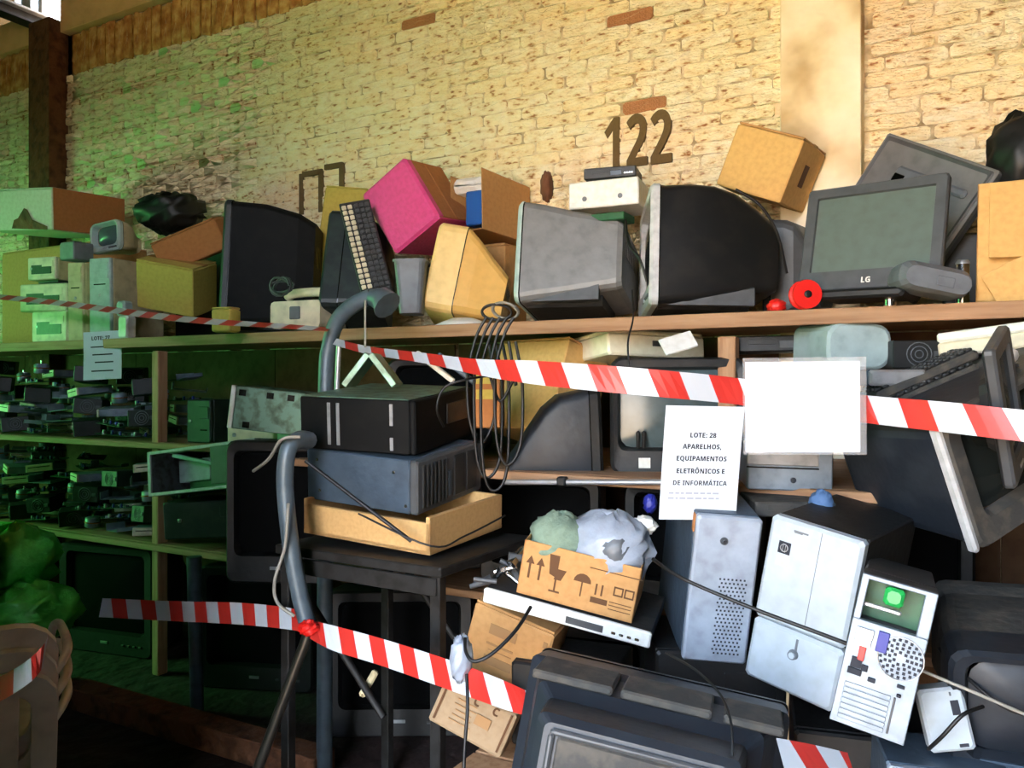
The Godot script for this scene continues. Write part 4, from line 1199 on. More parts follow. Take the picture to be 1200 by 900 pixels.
	t = thing("desktop_computer", "bluish desktop computer at the lower right corner", "computer", at(1190, 876, 1.75) - Vector3(0, 0.12, 0), Vector3(0, 4, 0))
	pc_case(t, Vector3(0.16, 0.12, 0.2), M.bluegrey, M.bluegrey, "desktop")
	var wb := blob(null, "white_plastic_bag", M.bag_grey, at(541, 772, 1.98), Vector3(0.025, 0.055, 0.03), 0.3, 41)
	tag(wb, "strip of pale plastic bag behind the tilted brown carton", "plastic bag")
	# wheels and fittings left of the printed carton
	t = thing("chrome_fitting", "tangle of small chrome fittings beside the printed carton", "fitting", at(590, 665, 2.3), Vector3(0, 20, 0))
	rng.seed = 77
	for i in 9:
		var f := mb()
		var p := Vector3(rng.randf_range(-0.07, 0.05), rng.randf_range(-0.06, 0.06), rng.randf_range(-0.04, 0.04))
		var dd := Vector3(rng.randf_range(-1, 1), rng.randf_range(-0.6, 0.6), rng.randf_range(-0.5, 0.5)).normalized()
		cyl(f, p - dd * 0.03, p + dd * 0.035, 0.007 + 0.004 * (i % 3), 0.007, 8)
		obj(f, "rod", M.chrome if i % 2 else M.dark_grey, t)

func circle(c: Vector3, r: float, n := 18) -> Array:
	var out := []
	for i in n + 1:
		out.append(c + Vector3(cos(TAU * i / n) * r, sin(TAU * i / n) * r, 0))
	return out

func rear_panel(t: Node3D, s: Vector3) -> void:
	var w := s.x
	var h := s.y
	var z := s.z / 2
	one_box("chassis", M.charcoal, t, Vector3(0, h / 2, -0.05), Vector3(w, h, s.z - 0.1), 0.004)
	# sheet-metal back with a real rectangular opening at the top
	var st := mb()
	for e in [[0.0, 0.35, 1.0, 0.70], [0.0, 0.985, 1.0, 0.03], [-0.45, 0.84, 0.1, 0.28], [0.42, 0.84, 0.16, 0.28]]:
		box(st, Vector3(e[0] * w, e[1] * h, z - 0.01), Vector3(e[2] * w, e[3] * h, 0.02), 0.0015)
	var pn := obj(st, "rear_panel", M.zinc, t)
	var shell := mb()
	for q in [[0.0, 0.993, 1.0, 0.014], [0.0, 0.007, 1.0, 0.014], [-0.49, 0.5, 0.02, 1.0], [0.49, 0.5, 0.02, 1.0]]:
		box(shell, Vector3(q[0] * w, q[1] * h, z - 0.055), Vector3(q[2] * w, q[3] * h, 0.08), 0.001)
	obj(shell, "shell_edge", M.charcoal, t)
	one_box("bay_interior", M.board, t, Vector3(-0.005, h * 0.84, z - 0.085), Vector3(w * 0.9, h * 0.3, 0.02), 0.001)
	one_box("green_part", M.green_plastic, t, Vector3(-0.005, h * 0.9, z - 0.012), Vector3(0.036, 0.036, 0.03), 0.006)
	one_box("bay_bracket", M.silver, t, Vector3(-0.02, h * 0.8, z - 0.02), Vector3(w * 0.5, 0.008, 0.012), 0.002)
	var fan_c := Vector3(w * 0.22, h * 0.53, z + 0.002)
	var g := mb()
	for r in [0.012, 0.02, 0.028, 0.036]:
		for i in int(r * 600):
			var a: float = TAU * i / int(r * 600)
			plain(g, fan_c + Vector3(cos(a) * r, sin(a) * r, -0.0012), Vector3(0.0055, 0.0055, 0.002))
	obj(g, "fan_holes", M.ink, pn)
	var hub := mb()
	tube(hub, circle(fan_c, 0.041, 24), [0.0014], 5)
	obj(hub, "fan_ring", M.silver, pn)
	for e in [[-0.3, 0.62, 0.032, 0.02, M.silver], [-0.3, 0.56, 0.03, 0.016, M.silver], [-0.28, 0.49, 0.012, 0.03, M.red], [-0.32, 0.42, 0.02, 0.02, M.ink], [-0.2, 0.40, 0.012, 0.012, M.ink], [-0.32, 0.36, 0.026, 0.012, M.ink], [-0.05, 0.60, 0.02, 0.04, M.blue_dark], [0.3, 0.36, 0.014, 0.006, M.ink], [0.3, 0.30, 0.008, 0.006, M.ink], [-0.08, 0.34, 0.014, 0.008, M.ink]]:
		one_box("port", e[4], pn, Vector3(e[0] * w, e[1] * h, z + 0.002), Vector3(e[2], e[3], 0.01), 0.001)
	for i in 7:
		one_box("slot_cover", M.zinc, pn, Vector3(-0.1 * w, h * (0.05 + i * 0.036), z + 0.001), Vector3(w * 0.62, h * 0.03, 0.003), 0.001)
	one_box("slot_lock", M.dark_grey, pn, Vector3(0.26 * w, h * 0.16, z + 0.001), Vector3(0.004, h * 0.24, 0.004), 0.001)

# ------------------------------------------------------------------ table in the middle
func build_table() -> void:
	var t: Node3D
	var s: Vector3
	var k := "drawer_wood"
	s = size_of(k)
	t = posed(k, "wooden_drawer", "shallow tan chipboard drawer holding the dark computers", "drawer")
	var kk := 0.016
	one_box("bottom", M.chipboard, t, Vector3(0, 0.006, 0), Vector3(s.x, 0.012, s.z), 0.001)
	for e in [[Vector3(0, s.y / 2, s.z / 2 - kk / 2), Vector3(s.x, s.y, kk)], [Vector3(0, s.y / 2, kk / 2 - s.z / 2), Vector3(s.x, s.y, kk)], [Vector3(s.x / 2 - kk / 2, s.y / 2, 0), Vector3(kk, s.y, s.z)], [Vector3(kk / 2 - s.x / 2, s.y * 0.42, 0), Vector3(kk, s.y * 0.84, s.z)]]:
		one_box("side_board", M.chipboard, t, e[0], e[1], 0.002)
	k = "tower_lying"
	s = size_of(k)
	t = posed(k, "computer_tower", "blue-grey computer tower lying on its side in the wooden drawer", "computer tower")
	one_box("chassis", M.bluegrey, t, Vector3(0, s.y / 2, -0.015), Vector3(s.x, s.y, s.z - 0.03), 0.004)
	var fp := one_box("front_panel", M.dark_grey, t, Vector3(0, s.y / 2, s.z / 2 - 0.015), Vector3(s.x, s.y, 0.03), 0.006)
	for i in 7:
		one_box("vent_bar", M.charcoal, fp, Vector3(-s.x * 0.42 + i * 0.022, s.y * 0.5, s.z / 2), Vector3(0.01, s.y * 0.8, 0.012), 0.002)
	for i in 2:
		one_box("drive_bay", M.charcoal, fp, Vector3(s.x * (0.12 + 0.2 * i), s.y * 0.5, s.z / 2), Vector3(s.x * 0.17, s.y * 0.8, 0.008), 0.003)
	one_box("button_strip", M.bluegrey, fp, Vector3(-s.x * 0.04, s.y * 0.4, s.z / 2), Vector3(0.02, s.y * 0.5, 0.01), 0.002)
	for q in [Vector2(0.3, 0.75), Vector2(0.4, 0.15), Vector2(-0.4, 0.8), Vector2(-0.38, 0.2)]:
		one_box("screw", M.chrome, t, Vector3(-s.x / 2, s.y * q.y, s.z * q.x), Vector3(0.004, 0.01, 0.01), 0.002)
	k = "desktop_black"
	s = size_of(k)
	t = posed(k, "desktop_computer", "black desktop computer stacked on the blue-grey lying tower", "computer")
	one_box("chassis", M.near_black, t, Vector3(0, s.y / 2, -0.01), Vector3(s.x, s.y, s.z - 0.02), 0.004)
	one_box("top_cover", M.green_and_green_lit_metal, t, Vector3(0, s.y + 0.001, -0.01), Vector3(s.x * 0.99, 0.003, s.z - 0.03), 0.001)  # green side light put into the cover colour
	fp = one_box("front_panel", M.near_black, t, Vector3(0, s.y / 2, s.z / 2 - 0.01), Vector3(s.x, s.y, 0.02), 0.005)
	for q in [[-0.24, 0.5, 0.8], [-0.16, 0.5, 0.8], [0.3, 0.72, 0.4], [0.3, 0.18, 0.24]]:
		one_box("steel_strip", M.silver, t, Vector3(-s.x / 2, s.y * q[1], s.z * q[0]), Vector3(0.004, s.y * q[2], 0.012), 0.001)
	one_box("drive_bay", M.charcoal, fp, Vector3(s.x * 0.2, s.y * 0.6, s.z / 2), Vector3(s.x * 0.4, s.y * 0.4, 0.006), 0.002)
	# bent fold standing on it, green light put into its colour, and two slanted trims
	t = thing("folded_sheet", "metal sheet with green light in its colour, folded like a tent on the black desktop computer", "metal sheet", at(437, 452, 2.62), Vector3(0, 29, 0))
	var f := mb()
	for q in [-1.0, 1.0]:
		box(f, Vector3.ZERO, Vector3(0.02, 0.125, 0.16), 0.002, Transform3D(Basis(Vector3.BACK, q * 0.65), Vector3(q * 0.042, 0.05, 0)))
	obj(f, "sheet", M.green_and_green_lit_metal, t)
	for e in [[510, 430, "white plastic trim leaning behind the folded sheet, inner one"], [535, 432, "white plastic trim leaning behind the folded sheet, outer one"]]:
		var wt := one_box("plastic_trim", M.white if e[0] == 510 else M.bluegrey, null, at(e[0], e[1], 2.75), Vector3(0.16, 0.018, 0.05), 0.004)
		wt.rotation_degrees = Vector3(0, 29, -38)
		tag(wt, e[2], "trim")
	# the metal table itself
	t = thing("metal_table", "worn metal table frame carrying the wooden drawer", "table", Vector3(-1.6, 0, -2.2), Vector3(0, -2, 0))
	one_box("top", M.steel, t, Vector3(0, 0.965, 0), Vector3(0.66, 0.03, 0.56), 0.004)
	for q in [Vector2(-0.3, 0.25), Vector2(0.3, 0.25), Vector2(-0.3, -0.25), Vector2(0.3, -0.25)]:
		one_box("leg", M.steel, t, Vector3(q.x, 0.475, q.y), Vector3(0.035, 0.95, 0.035), 0.003)
	for q in [-0.25, 0.25]:
		var br := mb()
		tube(br, [Vector3(-0.3, 0.9, q), Vector3(0.1, 0.5, q)], [0.012], 6)
		obj(br, "brace", M.steel, t)
	one_box("apron", M.steel, t, Vector3(0, 0.92, 0.27), Vector3(0.62, 0.05, 0.012), 0.002)
	# poles
	t = thing("bent_tube", "pale grey bent tube with a flared end tied to the tape", "tube", Vector3(at(380, 900, 3.05).x, 0, at(380, 900, 3.05).z))
	var tb := mb()
	tube(tb, smooth_path([at(380, 910, 3.05), at(381, 650, 3.05), at(382, 450, 3.05), at(386, 405, 3.05), at(396, 375, 3.03), at(415, 357, 3.0), at(436, 347, 2.98)].map(func(p): return t.to_local(p))), [0.03], 12)
	obj(tb, "tube", M.pole_blue, t)
	tb = mb()
	tube(tb, [t.to_local(at(434, 348, 2.98)), t.to_local(at(446, 350, 2.97)), t.to_local(at(454, 358, 2.95))], [0.03, 0.045, 0.056], 12)
	obj(tb, "flared_end", M.pole_blue, t)
	tb = mb()
	tube(tb, [t.to_local(at(397, 404, 3.0)), t.to_local(at(394, 480, 3.0))], [0.01], 8)
	obj(tb, "side_rod", M.silver, t)
	t = thing("bent_tube", "dusty blue-grey bent tube left of the wooden drawer", "tube", at(340, 620, 2.45))
	tb = mb()
	tube(tb, smooth_path([at(362, 516, 2.55), at(348, 516, 2.48), at(337, 530, 2.45), at(334, 570, 2.45), at(341, 640, 2.45), at(352, 700, 2.45), at(362, 735, 2.45)].map(func(p): return t.to_local(p))), [0.028, 0.028, 0.028, 0.028, 0.028, 0.028, 0.026], 12)
	obj(tb, "tube", M.pole_blue, t)
	t = thing("metal_pole", "shiny metal pole leaning down from the tape knot", "pole", at(250, 1040, 2.42))
	tb = mb()
	tube(tb, [t.to_local(at(364, 735, 2.42)), t.to_local(at(254, 1030, 2.42))], [0.016], 12)
	obj(tb, "tube", M.pole_shiny, t)

# ------------------------------------------------------------------ dim left side
func build_left() -> void:
	var t: Node3D
	var s: Vector3
	var k := "case_green"
	s = size_of(k)
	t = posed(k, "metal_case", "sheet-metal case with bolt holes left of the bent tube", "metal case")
	one_box("panel", M.green_and_green_lit_metal, t, Vector3(0, s.y / 2, 0), s, 0.004)
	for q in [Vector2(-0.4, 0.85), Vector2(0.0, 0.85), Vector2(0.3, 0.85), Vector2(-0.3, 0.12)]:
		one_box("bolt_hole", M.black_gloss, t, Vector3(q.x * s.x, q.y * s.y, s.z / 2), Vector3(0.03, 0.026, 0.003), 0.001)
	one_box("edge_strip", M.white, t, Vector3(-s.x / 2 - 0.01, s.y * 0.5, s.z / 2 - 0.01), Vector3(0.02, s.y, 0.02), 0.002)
	thing_rest("dark television propping the sheet-metal case", at(312, 560, 3.35), Vector3(0.42, 0.001, 0.4))
	k = "chassis_open"
	s = size_of(k)
	t = posed(k, "open_chassis", "open metal computer chassis showing its pale insides", "computer chassis")
	var st := mb()
	for e in [[Vector3(0, 0.005, 0), Vector3(s.x, 0.01, s.z)], [Vector3(0, s.y - 0.005, -0.05), Vector3(s.x, 0.01, s.z - 0.1)], [Vector3(-s.x / 2 + 0.006, s.y / 2, 0), Vector3(0.012, s.y, s.z)], [Vector3(s.x / 2 - 0.006, s.y / 2, 0), Vector3(0.012, s.y, s.z)], [Vector3(0, s.y / 2, -s.z / 2 + 0.005), Vector3(s.x, s.y, 0.01)]]:
		box(st, e[0], e[1], 0.001)
	obj(st, "shell", M.zinc_dim, t)
	st = mb()
	for e in [[Vector3(0, 0.008, s.z / 2), Vector3(s.x, 0.016, 0.012)], [Vector3(-s.x / 2 + 0.01, s.y / 2, s.z / 2), Vector3(0.02, s.y, 0.012)], [Vector3(0, s.y - 0.008, s.z / 2), Vector3(s.x, 0.016, 0.012)]]:
		box(st, e[0], e[1], 0.002)
	obj(st, "front_frame", M.trim_grey, t)
	one_box("side_plate", M.dark_grey, t, Vector3(s.x * 0.3, s.y * 0.55, s.z / 2), Vector3(s.x * 0.4, s.y * 0.86, 0.01), 0.002)
	one_box("label_plate", M.bluegrey, t, Vector3(s.x * 0.41, s.y * 0.68, s.z / 2 + 0.006), Vector3(0.09, 0.12, 0.004), 0.002)
	one_box("drive_cage", M.pale_green, t, Vector3(-s.x * 0.18, s.y * 0.5, s.z * 0.1), Vector3(s.x * 0.3, s.y * 0.5, 0.12), 0.003)
	one_box("brace", M.zinc, t, Vector3(-s.x * 0.08, s.y * 0.62, s.z * 0.42), Vector3(s.x * 0.55, 0.02, 0.02), 0.003, Transform3D(Basis(Vector3.BACK, -0.25), Vector3(0, 0.0, 0)))
	one_box("board", M.board, t, Vector3(s.x * 0.0, s.y * 0.2, s.z * 0.2), Vector3(s.x * 0.5, s.y * 0.24, 0.02), 0.003)
	k = "case_under"
	t = posed(k, "desktop_computer", "dark desktop computer under the open metal chassis", "computer")
	pc_case(t, size_of(k), M.charcoal, M.charcoal, "desktop")
	t = thing("plastic_pipe", "short bluish plastic pipe standing in the dark", "pipe", Vector3(at(231, 690, 3.7).x, 0.0, at(231, 690, 3.7).z))
	st = mb()
	cyl(st, Vector3.ZERO, Vector3(-0.02, 0.71, 0), 0.03, 0.034, 14)
	obj(st, "tube", M.pole_blue, t)
	# added dark sets keep floor and shelves black where only shade is
	for e in [[Vector3(-3.1, 0.0, -3.1), Vector3(0.6, 0.6, 0.5), 20.0, "large black television added to darken the floor under the low shelf, left of the table"], [Vector3(-2.2, 0.0, -3.0), Vector3(0.62, 0.62, 0.5), 30.0, "large black television added to darken the floor behind the table legs"], [Vector3(-1.3, 0.0, -3.0), Vector3(0.6, 0.6, 0.5), 10.0, "large black television added to darken the floor below the middle rack"], [Vector3(-4.2, 0.0, -3.1), Vector3(0.66, 0.6, 0.5), 10.0, "large black television added to darken the floor below the scrap heap"], [Vector3(-2.15, 0.69, -3.1), Vector3(0.5, 0.44, 0.46), 35.0, "black television added to darken the low shelf behind the table"], [Vector3(-1.5, 0.69, -3.1), Vector3(0.5, 0.44, 0.46), 10.0, "black television added to darken the low shelf below the brown carton"], [Vector3(-0.85, 0.69, -3.1), Vector3(0.5, 0.44, 0.46), 0.0, "black television added to darken the low shelf behind the printed carton"], [Vector3(-0.2, 0.69, -3.2), Vector3(0.5, 0.42, 0.4), 0.0, "black television added to darken the low shelf behind the white tower"], [Vector3(0.5, 0.69, -3.2), Vector3(0.5, 0.42, 0.4), 0.0, "black television added to darken the low shelf at the right end"], [Vector3(-2.1, 1.21, -3.15), Vector3(0.46, 0.4, 0.42), 30.0, "black television added to darken the middle shelf behind the folded sheet"]]:
		t = thing("television", e[3], "television", e[0], Vector3(0, e[2], 0))
		crt(t, e[1], M.black, M.black, {"glass": M.dull_glass})
	var pl := one_box("floor_plank", M.column_brown, null, Vector3(-2.9, 0.05, -2.35), Vector3(1.6, 0.1, 0.12), 0.005)
	tag(pl, "long brown timber lying on the floor before the rack", "timber")
	for e in [[Vector3(-1.55, 0.01, -1.95), 12.0, "loose grey board on the floor under the table"], [Vector3(-2.1, 0.01, -2.0), -20.0, "loose brown board on the floor under the bent tube"]]:
		var bd := one_box("loose_board", M.column_brown, null, e[0], Vector3(0.7, 0.02, 0.12), 0.003)
		bd.rotation_degrees = Vector3(0, e[1], 0)
		tag(bd, e[2], "board")
	var hd := one_box("tool_handle", M.beige, null, at(432, 801, 2.5), Vector3(0.09, 0.022, 0.02), 0.006)
	hd.rotation_degrees = Vector3(0, 29, 60)
	tag(hd, "pale wooden tool handle in the dark under the table", "handle")
	# small cases on the middle shelf between post and bent tube
	for e in [[-2.75, 0.2, 0.14, 0.0, "pale case with a sloped lid on the dim middle shelf", M.pale_green], [-3.05, 0.26, 0.1, 15.0, "flat pale case on the dim middle shelf", M.cream], [-2.45, 0.18, 0.2, -10.0, "yellow-green upright case near the bent tube", M.card_yellow], [-3.4, 0.16, 0.22, 5.0, "dark green cylinder-fronted case beside the rack post", M.teal]]:
		t = thing("small_case", e[4], "case", Vector3(e[0], 1.2, -2.95), Vector3(0, e[3], 0))
		pc_case(t, Vector3(e[1], e[2], 0.2), e[5], e[5], "desktop")
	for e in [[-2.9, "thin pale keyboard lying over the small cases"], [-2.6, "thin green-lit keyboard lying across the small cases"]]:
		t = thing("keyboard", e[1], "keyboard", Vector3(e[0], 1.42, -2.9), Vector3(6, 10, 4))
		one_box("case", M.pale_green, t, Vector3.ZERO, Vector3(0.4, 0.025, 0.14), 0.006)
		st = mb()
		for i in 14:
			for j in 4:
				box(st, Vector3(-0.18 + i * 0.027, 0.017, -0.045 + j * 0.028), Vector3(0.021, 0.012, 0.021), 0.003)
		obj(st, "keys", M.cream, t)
	build_scrap()
	build_chairs()
	# green sacks
	for e in [[8, 655, 3.75, Vector3(0.2, 0.15, 0.2), 51, "crumpled bright green plastic sack"], [28, 716, 3.65, Vector3(0.25, 0.12, 0.2), 52, "dark green plastic sack bulging below the bright one"]]:
		var b := blob(null, "plastic_sack", M.green_bag, at(e[0], e[1], e[2]), e[3], 0.35, e[4])
		tag(b, e[5], "sack")
	t = thing("metal_drum", "dark metal drum under the green plastic sacks", "drum", Vector3(at(20, 700, 3.7).x, 0, at(20, 700, 3.7).z))
	st = mb()
	lathe(st, [Vector2(0.2, 0), Vector2(0.2, 0.12), Vector2(0.207, 0.13), Vector2(0.2, 0.14), Vector2(0.2, 0.25), Vector2(0.207, 0.26), Vector2(0.2, 0.27), Vector2(0.2, 0.37)], 24)
	obj(st, "barrel", M.black, t)

func thing_rest(label: String, p: Vector3, s: Vector3) -> void:
	var t := thing("television", label, "television", Vector3(p.x, 0.69, p.z - 0.15), Vector3(0, 25, 0))
	crt(t, Vector3(s.x, 0.58, s.z), M.black, M.black, {"stand": false, "glass": M.dull_glass})

func build_scrap() -> void:
	# heaps of parts on the dim left racks: columns of small units piled on the shelves
	rng.seed = 5
	var kinds := ["drive", "board", "psu", "motor", "bracket"]
	var names := {"drive": "disc_drive", "board": "circuit_board", "psu": "power_supply", "motor": "small_motor", "bracket": "bent_plate"}
	var labels := {"drive": "grey disc drive in the dim scrap heap on the left rack", "board": "green circuit board in the dim scrap heap on the left rack", "psu": "black power supply in the dim scrap heap on the left rack", "motor": "small round metal motor in the dim scrap heap on the left rack", "bracket": "bent bare metal plate in the dim scrap heap on the left rack"}
	var cats := {"drive": "drive", "board": "circuit board", "psu": "power supply", "motor": "motor", "bracket": "plate"}
	var made := {}
	for base in [1.21, 0.69]:
		for ix in 9:
			for iz in 2:
				var x: float = -5.6 + ix * 0.225 + rng.randf_range(-0.03, 0.03)
				var z: float = -2.86 - iz * 0.26 + rng.randf_range(-0.02, 0.02)
				var y: float = base
				var top: float = base + rng.randf_range(0.2, 0.42)
				while y < top:
					var kd: String = kinds[rng.randi() % 5]
					var t: Node3D
					if made.has(kd):
						t = made[kd].duplicate()
						hang(t, names[kd])
					else:
						t = thing(names[kd], labels[kd], cats[kd], Vector3.ZERO, Vector3.ZERO)
						scrap_part(t, kd)
						made[kd] = t
					t.set_meta("label", labels[kd] + (", middle shelf" if base > 1.0 else ", lowest shelf"))
					t.set_meta("group", "scrap heaped on the middle left shelf" if base > 1.0 else "scrap heaped on the lowest left shelf")
					t.position = Vector3(x, y + 0.008, z)
					t.rotation_degrees = Vector3(rng.randf_range(-6, 6), rng.randf_range(-60, 60), rng.randf_range(-6, 6))
					y += {"drive": 0.05, "board": 0.04, "psu": 0.095, "motor": 0.08, "bracket": 0.05}[kd] + 0.016

func scrap_part(t: Node3D, kd: String) -> void:
	var st := mb()
	if kd == "drive":
		one_box("case", M.zinc, t, Vector3(0, 0.021, -0.004), Vector3(0.146, 0.041, 0.18), 0.002)
		one_box("front", M.cream, t, Vector3(0, 0.021, 0.09), Vector3(0.148, 0.042, 0.012), 0.002)
		one_box("slot", M.black_gloss, t, Vector3(0, 0.026, 0.0965), Vector3(0.12, 0.004, 0.002), 0.0005)
	elif kd == "board":
		one_box("board", M.board, t, Vector3(0, 0.006, 0), Vector3(0.2, 0.003, 0.15), 0.001)
		for i in 6:
			one_box("chip", M.black if i % 2 else M.zinc, t, Vector3(-0.07 + 0.028 * i, 0.013, rng.randf_range(-0.05, 0.05)), Vector3(0.02, 0.012, 0.024), 0.001)
		for i in 3:
			st = mb()
			cyl(st, Vector3(-0.06 + i * 0.05, 0.007, 0.05), Vector3(-0.06 + i * 0.05, 0.028, 0.05), 0.007, 0.007, 8)
			obj(st, "capacitor", M.blue_dark if i else M.silver, t)
	elif kd == "psu":
		psu(t)
	elif kd == "motor":
		lathe(st, [Vector2(0.035, 0), Vector2(0.04, 0.004), Vector2(0.04, 0.05), Vector2(0.03, 0.056)], 14)
		obj(st, "can", M.zinc, t)
		st = mb()
		cyl(st, Vector3(0, 0.055, 0), Vector3(0, 0.075, 0), 0.006, 0.006, 8)
		obj(st, "shaft", M.chrome, t)
		st = mb()
		tube(st, circle(Vector3(0, 0, 0), 0.0405, 16).map(func(p): return Vector3(p.x, 0.03, p.y)), [0.004], 5)
		obj(st, "winding", M.copper, t)
	else:
		one_box("plate", M.zinc, t, Vector3(0, 0.003, 0), Vector3(0.18, 0.003, 0.1), 0.001)
		one_box("upright", M.zinc, t, Vector3(-0.09, 0.022, 0), Vector3(0.003, 0.04, 0.1), 0.001)
		one_box("lip", M.zinc, t, Vector3(0.09, 0.012, 0), Vector3(0.003, 0.02, 0.1), 0.001)

func build_chairs() -> void:
	# stacked one-piece plastic garden chairs
	var first: Node3D
	var labels := ["white plastic garden chair at the top of the stack", "white plastic garden chair, in the middle of the stack", "white plastic garden chair, at the bottom of the stack"]
	for i in 3:
		var t: Node3D
		if i == 0:
			t = thing("plastic_chair", labels[0], "chair", Vector3.ZERO, Vector3.ZERO, "stacked plastic chairs")
			plastic_chair(t)
			first = t
		else:
			t = first.duplicate()
			hang(t, "plastic_chair")
			t.set_meta("label", labels[i])
		t.rotation_degrees = Vector3(0, 243, 0)
		t.position = Vector3(-2.40, (2 - i) * 0.06, -1.2)

func plastic_chair(t: Node3D) -> void:
	var m: Material = M.plastic_chair
	# seat
	var st := mb()
	loft(st, [rr(0.40, 0.018, 0.008, 2, 0, 0.43, 0.22), rr(0.43, 0.022, 0.009, 2, 0, 0.42, 0.15), rr(0.42, 0.022, 0.009, 2, 0, 0.405, -0.05), rr(0.38, 0.02, 0.009, 2, 0, 0.40, -0.2)])
	obj(st, "seat", m, t)
	# back: a flat rounded frame with slats, leaning backwards
	var lean := Transform3D(Basis(Vector3.RIGHT, deg_to_rad(-16)), Vector3(0, 0.4, -0.2))
	st = mb()
	loft(st, [rr(0.34, 0.27, 0.05, 4, 0, 0.195, -0.008), rr(0.455, 0.39, 0.09, 4, 0, 0.195, -0.012), rr(0.46, 0.395, 0.09, 4, 0, 0.195, 0.0), rr(0.455, 0.39, 0.09, 4, 0, 0.195, 0.012), rr(0.34, 0.27, 0.05, 4, 0, 0.195, 0.008), rr(0.34, 0.27, 0.05, 4, 0, 0.195, -0.008)].map(func(r): return lean * r), false, false)
	obj(st, "back_frame", m, t)
	for k in 4:
		one_box("back_slat", m, t, Vector3(-0.12 + k * 0.08, 0.195, 0), Vector3(0.045, 0.28, 0.01), 0.003, lean)
	for q in [-1.0, 1.0]:
		st = mb()
		tube(st, smooth_path([Vector3(q * 0.215, 0.62, -0.26), Vector3(q * 0.265, 0.64, -0.12), Vector3(q * 0.27, 0.65, 0.12), Vector3(q * 0.255, 0.62, 0.2), Vector3(q * 0.24, 0.5, 0.22)]), [0.013], 8)
		obj(st, "armrest", m, t)
		st = mb()
		tube(st, [Vector3(q * 0.24, 0.5, 0.22), Vector3(q * 0.215, 0.42, 0.2), Vector3(q * 0.26, 0.0, 0.26)], [0.014, 0.014, 0.012], 8)
		obj(st, "leg", m, t)
		st = mb()
		tube(st, [Vector3(q * 0.2, 0.42, -0.2), Vector3(q * 0.24, 0.0, -0.32)], [0.014, 0.012], 8)
		obj(st, "leg", m, t)

# ------------------------------------------------------------------ notices, tapes, cables
func notice(key: String, called: String, label: String, curl: float) -> Node3D:
	var t := posed(key, called, label, "notice")
	sheet(t, size_of(key), M.paper, curl)
	return t

func page_lines(t: Node3D, s: Vector3, lines: Array, curl: float) -> void:
	for e in lines:
		var v: float = e[1]
		var z := curl * pow(1 - v, 2) + 0.0012
		var o := words(t, e[0], e[2], Vector3(e[3] if e.size() > 3 else 0.0, v * s.y, z), M.ink if e.size() < 5 else e[4], "text_line", Basis(Vector3.RIGHT, -atan(2 * curl * (1 - v) / s.y)), 1.0, 0.0 if "Á" in e[0] else 0.35)
		o.mesh.depth = 0.0004

func build_notices() -> void:
	var s := size_of("paper_notice")
	var t := notice("paper_notice", "paper_notice", "white printed lot notice hanging from the tape", 0.014)
	page_lines(t, s, [["LOTE: 28", 0.745, 0.0125], ["APARELHOS,", 0.645, 0.0125], ["EQUIPAMENTOS", 0.54, 0.0125], ["ELETRÔNICOS E", 0.43, 0.0125], ["DE INFORMÁTICA", 0.325, 0.0125]], 0.014)
	var st := mb()
	for e in [[-0.01, 0.87, 0.04, 0.02], [0.025, 0.87, 0.02, 0.016]]:
		plain(st, Vector3(e[0], e[1] * s.y, 0.0008), Vector3(e[2], e[3], 0.0004))
	obj(st, "header_mark", M.header, t)
	st = mb()
	for e in [[0.235, 0.14, -0.01], [0.19, 0.14, -0.012]]:
		var x := -0.07
		rng.seed = int(e[0] * 1000)
		while x < 0.06:
			var w := rng.randf_range(0.006, 0.02)
			plain(st, Vector3(x + w / 2 + e[2], e[0] * s.y, 0.014 * pow(1 - e[0], 2) + 0.0008), Vector3(w, 0.005, 0.0004))
			x += w + 0.004
	obj(st, "small_print", M.ink_faint, t)
	t = notice("paper_sleeve", "sleeved_notice", "white landscape notice in a clear plastic sleeve", 0.0)
	s = size_of("paper_sleeve")
	var sl := one_box("plastic_sleeve", M.sleeve, t, Vector3(0.004, s.y / 2 + 0.002, 0.003), Vector3(s.x + 0.02, s.y + 0.016, 0.0012), 0.0003)
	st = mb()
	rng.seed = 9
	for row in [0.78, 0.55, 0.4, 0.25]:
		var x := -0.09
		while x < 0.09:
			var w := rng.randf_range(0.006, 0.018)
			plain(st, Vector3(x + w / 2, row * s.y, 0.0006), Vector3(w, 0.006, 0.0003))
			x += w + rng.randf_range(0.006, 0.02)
	obj(st, "washed_out_print", M.washed_out_ink, t)  # print drawn pale, as overexposed
	t = notice("paper_left", "paper_notice", "lot notice in green light at the dim shelf end", 0.008)
	s = size_of("paper_left")
	page_lines(t, s, [["LOTE: 27", 0.86, 0.02, -0.01]], 0.008)
	st = mb()
	for e in [[0.68, 0.1, -0.02], [0.52, 0.12, 0.0], [0.36, 0.11, 0.01], [0.18, 0.13, 0.0]]:
		plain(st, Vector3(e[2], e[0] * s.y, 0.008 * pow(1 - e[0], 2) + 0.001), Vector3(e[1], 0.007, 0.0006))
	obj(st, "small_print", M.ink, t)

